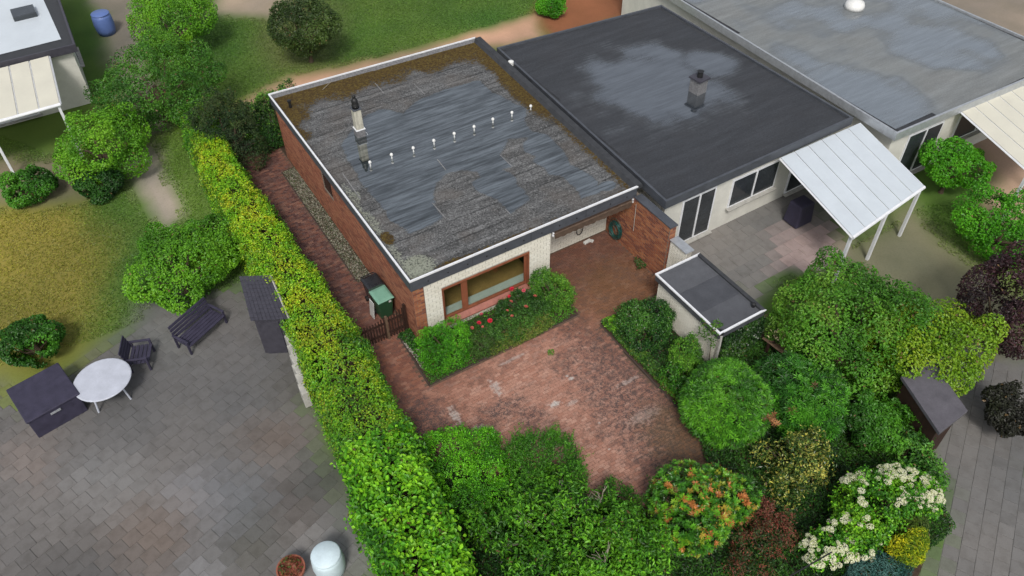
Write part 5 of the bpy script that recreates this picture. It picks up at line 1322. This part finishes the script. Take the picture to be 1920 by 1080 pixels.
MB().lathe([(.12, 0), (.12, .18), (.05, .22)], (p[0], p[1], 2.7), 12).build('roof_outlet', MAT['vent_white'], nb)
flat_house('far_bungalow', 'far bungalow with wide pale grey flat roof at the upper right', [(18.85, -2.6), (29.5, -2.9), (29.0, 15.0), (19.3, 15.0)], 2.85, MAT['felt_nb_grey'], nb_grey, MAT['nb_wall'], MAT['zinc'],
           [(0, 1, 3, .1, 2.2), (0, 4, 7, .8, 2.1)], .3)
p = G(1602, 12, 2.85)
tag(MB().lathe([(.45, 0), (.45, .15), (.38, .3), (.1, .42)], (p[0], p[1], 2.78), 16).build('roof_dome', MAT['vent_white'], None, 0, True), 'pale round skylight dome on the grey flat roof', 'skylight')
h3 = flat_house('white_roofed_house', 'white flat-roofed house at the upper left', [(-15, 21.2), (-5.75, 21.0), (-5.2, 33), (-15, 33)], 2.9, MAT['nb_white'], nb_dark, MAT['nb_wall'], MAT['slate_dark'], [(0, 4, 6.5, .1, 2.2), (1, 2, 4, .8, 2.1)], 1.0)
p = G(45, 25, 2.9)
MB().obox((p[0], p[1], 2.92), (1.0, 1.0, .22), 0).build('skylight', MAT['nb_glass'], h3, .03)

def canopy(name, label, quad, z, n, mat, slope=-.18):
    """terrace roof: n sheets on rafters, a gutter and posts; quad: back left, back right, front right, front left"""
    q = [np.array(p, float) for p in quad]
    c = empty(name, (*((q[0] + q[2]) / 2), 0), label, 'canopy')
    def at(u, v, dz=0):
        p = (q[0] * (1 - u) + q[1] * u) * (1 - v) + (q[3] * (1 - u) + q[2] * u) * v
        return (p[0], p[1], z + slope * v + dz)
    for k in range(n):
        a, b = k / n + .006, (k + 1) / n - .006
        t = [at(a, 0), at(b, 0), at(b, 1), at(a, 1)]
        MB().add([(x, y, w - .02) for x, y, w in t] + t, [(0, 3, 2, 1), (4, 5, 6, 7), (0, 1, 5, 4), (1, 2, 6, 5), (2, 3, 7, 6), (3, 0, 4, 7)]).build('roof_panel', mat, c)
    for k in range(n + 1):
        MB().tube([at(k / n, 0, -.05), at(k / n, 1, -.05)], .045, 4).build('rafter', MAT['white_trim'], c)
    MB().tube([at(0, 1, -.06), at(1, 1, -.06)], .07, 8).build('gutter', MAT['white_trim'], c)
    for u in (.02, .5, .98):
        x, y, w = at(u, .98)
        MB().box(x - .05, x + .05, y - .05, y + .05, -.1, w - .08).build('post', MAT['white_trim'], c)
    return c
canopy('terrace_canopy', 'white panelled terrace canopy in front of the neighbouring bungalow', GP([(1462, 300), (1612, 234), (1735, 345), (1600, 440)], 2.4), 2.5, 6, MAT['nb_white'])
canopy('terrace_canopy', 'white canopy at the right edge of the picture', GP([(1795, 205), (1925, 142), (2060, 240), (1935, 318)], 2.5), 2.55, 6, MAT['nb_cream'])
canopy('terrace_canopy', 'cream canopy in front of the white-roofed house', [(-12.5, 20.9), (-6.9, 20.9), (-7.2, 17.0), (-12.7, 17.0)], 2.75, 7, MAT['nb_cream'])

# slate-covered shelter against the hedge
sh = empty('slate_lean_to', (-3.9, 3.2, 0), 'small dark slate-roofed lean-to standing against the hedge', 'lean-to')
Q = [G(448, 518, 1.72), G(505, 516, 1.72), G(540, 598, 1.62), G(470, 602, 1.62)]
m = MB()
for r in range(11):
    v0, v1 = r / 11, (r + 1.25) / 11
    v1 = min(v1, 1.0)
    a, b = Q[0] * (1 - v0) + Q[3] * v0, Q[1] * (1 - v0) + Q[2] * v0
    c_, d = Q[1] * (1 - v1) + Q[2] * v1, Q[0] * (1 - v1) + Q[3] * v1
    for s_ in range(9):
        u0, u1 = s_ / 9 + .004, (s_ + 1) / 9 - .004
        t = [a * (1 - u0) + b * u0, a * (1 - u1) + b * u1, d * (1 - u1) + c_ * u1, d * (1 - u0) + c_ * u0]
        t = [(p[0], p[1], p[2] + (.012 if i >= 2 else 0)) for i, p in enumerate(t)]
        m.add([(x, y, z - .012) for x, y, z in t] + t, [(0, 1, 2, 3), (7, 6, 5, 4), (4, 5, 1, 0), (5, 6, 2, 1), (6, 7, 3, 2), (7, 4, 0, 3)])
m.build('slates', MAT['slate_dark'], sh, kind='stuff')
MB().tube([Q[1] + np.array([.03, 0, -.01]), Q[2] + np.array([.03, 0, -.01])], .035, 4).build('verge_board', MAT['concrete'], sh)
qq = [(p[0], p[1]) for p in (Q[3], Q[2], Q[1], Q[0])]
MB().prism(inset(qq, .10), -.1, 1.56).build('wall', MAT['slate_dark'], sh)
q3, q2 = np.array(inset(qq, .09)[0]), np.array(inset(qq, .09)[1]); mm = q3 * .55 + q2 * .45
MB().obox((mm[0], mm[1], .70), (.62, .05, 1.5), math.atan2(q2[1] - q3[1], q2[0] - q3[0])).build('door', MAT['slate_dark'], sh)
st = empty('boundary_wall', (-3.75, 1, 0), 'low pale stone wall at the foot of the hedge beside the yard', 'wall')
for k in range(7):
    p = G(545 + k * 4.5, 612 + k * 17, 1.1)
    MB().obox((p[0] - .12, p[1], .5), (.22, .46, 1.1 - .07 * k), .08 * random.uniform(-1, 1)).build('stone', MAT['concrete'], st, .02)

def tree(name, label, x, y, r, h, n, pal, seed, L=.10, W=.065, cat='tree', group=None, mat='leaf'):
    root = empty(name, (x, y, 0), label, cat, group)
    zc = max(h - r * .8, r * .55)
    rr = np.random.default_rng(seed)
    lumps = [(x, y, zc, r * .72, r * .72, r * .7)]
    for k in range(7):
        a = 2 * PI * k / 7 + rr.uniform(-.3, .3); e = rr.uniform(-.3, .5)
        lumps.append((x + math.cos(a) * r * .55, y + math.sin(a) * r * .55, zc + e * r * .6, r * rr.uniform(.38, .55), r * rr.uniform(.38, .55), r * rr.uniform(.35, .5)))
    for k in range(16):
        l = lumps[rr.integers(0, 8)]; a = rr.uniform(0, 2 * PI); e = rr.uniform(-.2, 1.3); f_ = rr.uniform(.3, .55)
        lumps.append((l[0] + l[3] * .9 * math.cos(a) * math.cos(e), l[1] + l[4] * .9 * math.sin(a) * math.cos(e), max(.2, l[2] + l[5] * .9 * math.sin(e)), l[3] * f_, l[4] * f_, l[5] * f_))
    C, N = lump_points(lumps, int(n * 1.9), .3, .2, 1.5, seed)
    gap = fbm(C, 1.7, seed + 5, 2) > RNG.normal(.36, .03, len(C)); C, N = C[gap], N[gap]
    V, F, c = leaf_arrays(C, N, L, W, palette(C, pal, seed, .8, .16, .08), .5, .5)
    np_mesh('crown', V, F, MAT[mat], root, c)
    m = MB().tube([(x, y, -.1), (x + .05, y, zc * .5), (x, y, zc)], [r * .07 + .03, r * .05 + .02, r * .03 + .01], 8)
    for k in range(6):
        l = lumps[k + 1]; m.tube([(x, y, zc * .45), (x * .4 + l[0] * .6, y * .4 + l[1] * .6, zc * .8), l[:3]], [r * .035 + .01, r * .025, .01], 6)
    m.build('trunk', MAT['bark'], root)
    return root
LAWNY = [(.055, .17, .010), (.085, .25, .012), (.125, .33, .014), (.17, .38, .018)]
def T(px, py, z, **k):
    p = G(px, py, z); return dict(x=p[0], y=p[1], **k)
tree('garden_tree', 'bright green round tree in front of the cream canopy', **T(185, 262, 1.6), r=2.0, h=2.9, n=9000, pal=LAWNY, seed=201)
tree('garden_tree', 'light green tree on the lawn left of the hedge', **T(330, 500, 1.2), r=1.75, h=2.3, n=9000, pal=LAWNY, seed=202)
tree('garden_tree', 'wide green tree right of the shed', **T(1600, 600, 1.8), r=2.4, h=3.3, n=13000, pal=[(.035, .12, .010), (.06, .19, .013), (.09, .26, .018), (.15, .30, .03)], seed=203)
tree('garden_tree', 'lime green tree standing right of the wide green tree', **T(1730, 640, 1.6), r=1.9, h=2.9, n=9000, pal=[(.08, .18, .010), (.13, .27, .012), (.19, .32, .014), (.25, .34, .016)], seed=204)
tree('garden_tree', 'small bright green tree between the two white canopies', **T(1790, 305, 1.4), r=1.3, h=2.4, n=5000, pal=GREEN_BRIGHT, seed=205)
tree('copper_tree', 'dark maroon leaved tree at the right edge', **T(1905, 590, 1.8), r=1.9, h=3.4, n=9000, pal=[(.018, .012, .012), (.03, .016, .018), (.05, .02, .026), (.07, .03, .03)], seed=206)
tree('garden_tree', 'dark green tree at the top left behind the yew', **T(285, 150, 2.0), r=2.6, h=3.8, n=12000, pal=[(.03, .10, .012), (.045, .15, .014), (.07, .2, .018), (.10, .25, .02)], seed=207)
tree('garden_tree', 'olive green tree beyond the back edge of the house', **T(570, 50, 1.8), r=1.7, h=3.0, n=8000, pal=[(.03, .055, .014), (.045, .085, .018), (.07, .12, .02)], seed=208)
tree('garden_tree', 'yellow green tree at the top near the blue barrel', **T(320, 30, 1.8), r=2.2, h=3.2, n=9000, pal=LAWNY, seed=209)
tree('garden_shrub', 'green shrub at the right edge below the white canopy', **T(1880, 430, 1.0), r=1.7, h=1.8, n=7000, pal=GREEN_BRIGHT, seed=210, cat='shrub')
tree('garden_shrub', 'green shrub beyond the right boundary above the dark shed roof', **T(1650, 790, .8), r=1.0, h=1.5, n=5500, pal=GREEN_MID, seed=211, cat='shrub')
tree('garden_shrub', 'very dark shrub at the right edge above the pavement', **T(1900, 770, .8), r=.9, h=1.5, n=4000, pal=[(.012, .012, .010), (.02, .02, .014), (.03, .035, .018)], seed=212, cat='shrub')
tree('garden_shrub', 'green shrub at the left edge beside the dark storage box', **T(60, 640, .7), r=1.0, h=1.3, n=5000, pal=GREEN_MID, seed=213, cat='shrub')
tree('garden_shrub', 'dark leaved shrub left of the pale gravel spot', **T(185, 335, .7), r=.9, h=1.2, n=4500, pal=GREEN_DARK, seed=214, cat='shrub')
tree('garden_shrub', 'mid green shrub at the left edge below the canopy', **T(50, 345, .7), r=1.0, h=1.2, n=4500, pal=GREEN_MID, seed=215, cat='shrub')
tree('garden_shrub', 'small bright shrub at the very top behind the house', **T(1035, 5, .6), r=.9, h=1.2, n=3500, pal=GREEN_BRIGHT, seed=216, cat='shrub')
tree('garden_shrub', 'fresh green shrub beside the yellow lawn near the slate lean-to', **T(410, 455, .8), r=1.3, h=1.6, n=6500, pal=LAWNY, seed=217, cat='shrub')

# yard and garden things
p = G(192, 712, .72)
MAT['table'] = plain('pale_table', (.42, .44, .50), .5, .12, 3)
tb = empty('garden_table', (p[0], p[1], 0), 'white round garden table on the grey yard', 'table')
MB().lathe([(.82, .70), (.85, .715), (.85, .735), (.82, .75)], (p[0], p[1], 0), 32).build('table_top', MAT['table'], tb)
for k in range(4):
    a = PI / 4 + k * PI / 2
    MB().tube([(p[0] + .55 * math.cos(a), p[1] + .55 * math.sin(a), .70), (p[0] + .68 * math.cos(a), p[1] + .68 * math.sin(a), -.06)], .03, 8).build('leg', MAT['table'], tb)
p = G(82, 738, .7)
MAT['navy'] = plain('navy_cover', (.035, .032, .055), .7, .3, 4, .3)
bx = empty('storage_box', (p[0], p[1], 0), 'dark navy storage box on the yard at the left edge', 'box')
MB().obox((p[0], p[1], .33), (1.5, 1.6, .78), .2).build('body', MAT['navy'], bx, .03)
MB().obox((p[0], p[1], .76), (1.58, 1.68, .08), .2).build('lid', MAT['navy'], bx, .03)
MB().obox((p[0] + .17, p[1] - .82, .62), (.3, .04, .05), .2).build('handle', MAT['zinc'], bx)
def lounge(name, label, px, py, w, rz, mat, group='dark garden seats on the yard'):
    p = G(px, py, .3); b = empty(name, (p[0], p[1], GROUND_Z), label, 'seat', group); b.rotation_euler = (0, 0, rz)
    def part(nm, mb, m, bv=0): return link(nm, mb.mesh(nm, Vector((0, 0, 0)), bv), m, b)
    for k in range(5): part('seat_slat', MB().box(-w / 2, w / 2, -.35 + k * .13, -.24 + k * .13, .36, .40), mat, .008)
    for k in range(4): part('back_slat', MB().obox((0, .31 + k * .028, .50 + k * .13), (w, .035, .10), 0, -.2), mat, .008)
    for sx in (-1, 1):
        part('armrest', MB().box(sx * w / 2 - .04, sx * w / 2 + .04, -.34, .34, .56, .61), mat, .01)
        for sy in (-.3, .28): part('leg', MB().box(sx * w / 2 - .03, sx * w / 2 + .03, sy - .03, sy + .03, 0, .56), mat)
lounge('garden_chair', 'dark navy garden chair right of the white garden table', 262, 665, .8, 1.2, MAT['navy'])
lounge('garden_bench', 'dark garden bench on the yard near the slate lean-to', 375, 615, 1.6, .5, MAT['navy'])
def barrel(name, label, px, py, r, h, col):
    p = G(px, py, h * .6); b = empty(name, (p[0], p[1], 0), label, 'barrel')
    m_ = plain(name + '_plastic', col, .45, .12, 3)
    MB().lathe([(r * .82, -.06), (r * .95, h * .2), (r, h * .5), (r * .95, h * .85), (r * .86, h)], (p[0], p[1], 0), 24).build('body', m_, b, 0, True)
    MB().lathe([(r * .9, h), (r * .92, h + .03), (r * .85, h + .06), (.02, h + .08)], (p[0], p[1], 0), 24).build('lid', m_, b, 0, True)
barrel('rain_barrel', 'blue rain barrel near the white-roofed house', 193, 40, .5, 1.0, (.10, .16, .38))
barrel('rain_barrel', 'pale blue rain barrel at the foot of the large-leaved hedge', 615, 1052, .42, .8, (.50, .60, .64))
p = G(548, 1072, .2)
pot = empty('plant_pot', (p[0], p[1], 0), 'terracotta plant pot on the yard at the bottom', 'pot')
MB().lathe([(.22, -.06), (.34, .34), (.37, .34), (.37, .42), (.33, .42), (.31, .34), (.05, .33)], (p[0], p[1], 0), 24).build('pot', plain('terracotta', (.26, .085, .05), .8, .2, 4), pot, 0, False)
C, N = lump_points([(p[0], p[1], .45, .3, .3, .22)], 260, .4, .2, 2, 301)
V, F, c = leaf_arrays(C, N, .09, .05, palette(C, [(.12, .03, .02), (.2, .05, .03), (.06, .1, .02)], 301)); np_mesh('plant', V, F, MAT['leaf'], pot, c)
# small dark shed beyond the right boundary
ds = empty('small_shed', (12.4, -10.6, 0), 'small dark roofed shed beyond the right boundary', 'shed')
q = GP([(1690, 705), (1745, 672), (1815, 770), (1762, 812)], 1.9)
MB().prism(inset([q[3], q[2], q[1], q[0]], .12), -.1, 1.78).build('wall', MAT['brown_wood'], ds)
MB().prism([q[3], q[2], q[1], q[0]], 1.78, 1.9).build('roof', plain('lilac_grey_felt', (.085, .08, .092), .8, .25, 4), ds, .01)
"""terrace furniture of the neighbour"""
p = G(1500, 395, .5)
gr = empty('covered_grill', (p[0], p[1], 0), 'dark covered grill under the edge of the white terrace canopy', 'grill')
MB().frustum((p[0], p[1]), (.42, .36), (.36, .3), .0, .95).build('cover', MAT['navy'], gr, .06)
for sx in (-1, 1):
    for sy in (-1, 1): MB().tube([(p[0] + sx * .3, p[1] + sy * .25, -.06), (p[0] + sx * .3, p[1] + sy * .25, .1)], .03, 6).build('leg', MAT['black'], gr)

# grass of the neighbouring lawns
def lawn(name, label, polys, per_m2, seed):
    Ps = []
    for poly in polys:
        poly = np.array(poly); lo, hi = poly.min(0), poly.max(0)
        n = int((hi - lo).prod() * per_m2); p = RNG.uniform(lo, hi, (n, 2)); Ps.append(p[sdf(p, poly) < 0])
    p = np.concatenate(Ps)
    i = np.clip(np.searchsorted(gx, p[:, 0]), 0, nx - 1); j = np.clip(np.searchsorted(gy, p[:, 1]), 0, ny - 1)
    col = gc[j * nx + i]
    ok = (col[:, 1] > col[:, 0] * 1.08) | ((col[:, 1] > col[:, 2] * 3.0) & (col[:, 0] < .32)); p, col = p[ok], col[ok]
    P3_ = np.concatenate([p, np.full((len(p), 1), GROUND_Z + .025)], 1)
    D = unit(np.stack([RNG.normal(0, .7, len(p)), RNG.normal(0, .7, len(p)), np.ones(len(p))], 1))
    V, F, c = leaf_arrays(P3_, np.tile([0, 0, 1.], (len(p), 1)), .10, .028, np.clip(col * np.array([1.1, 1.25, .8]) * RNG.uniform(.6, 1.5, (len(p), 1)), .005, .6), .4, .5, .1, False, D)
    return tag(np_mesh(name, V, F, MAT['leaf'], None, c), label, 'grass', None, 'stuff')
lawn('lawn_grass', 'short grass of the lawns left of the hedge and behind the house', [GP([(-60, 230), (130, 300), (340, 235), (400, 330), (470, 520), (160, 640), (-60, 700)]), GP([(200, -40), (330, 250), (520, 160), (1010, 20), (1060, -40)])], 330, 401)
lawn('side_grass', 'rough grass between the trees right of the shed', [GP([(1440, 520), (1560, 480), (1740, 380), (1960, 400), (1960, 640), (1780, 640), (1700, 700), (1760, 860)])], 300, 402)
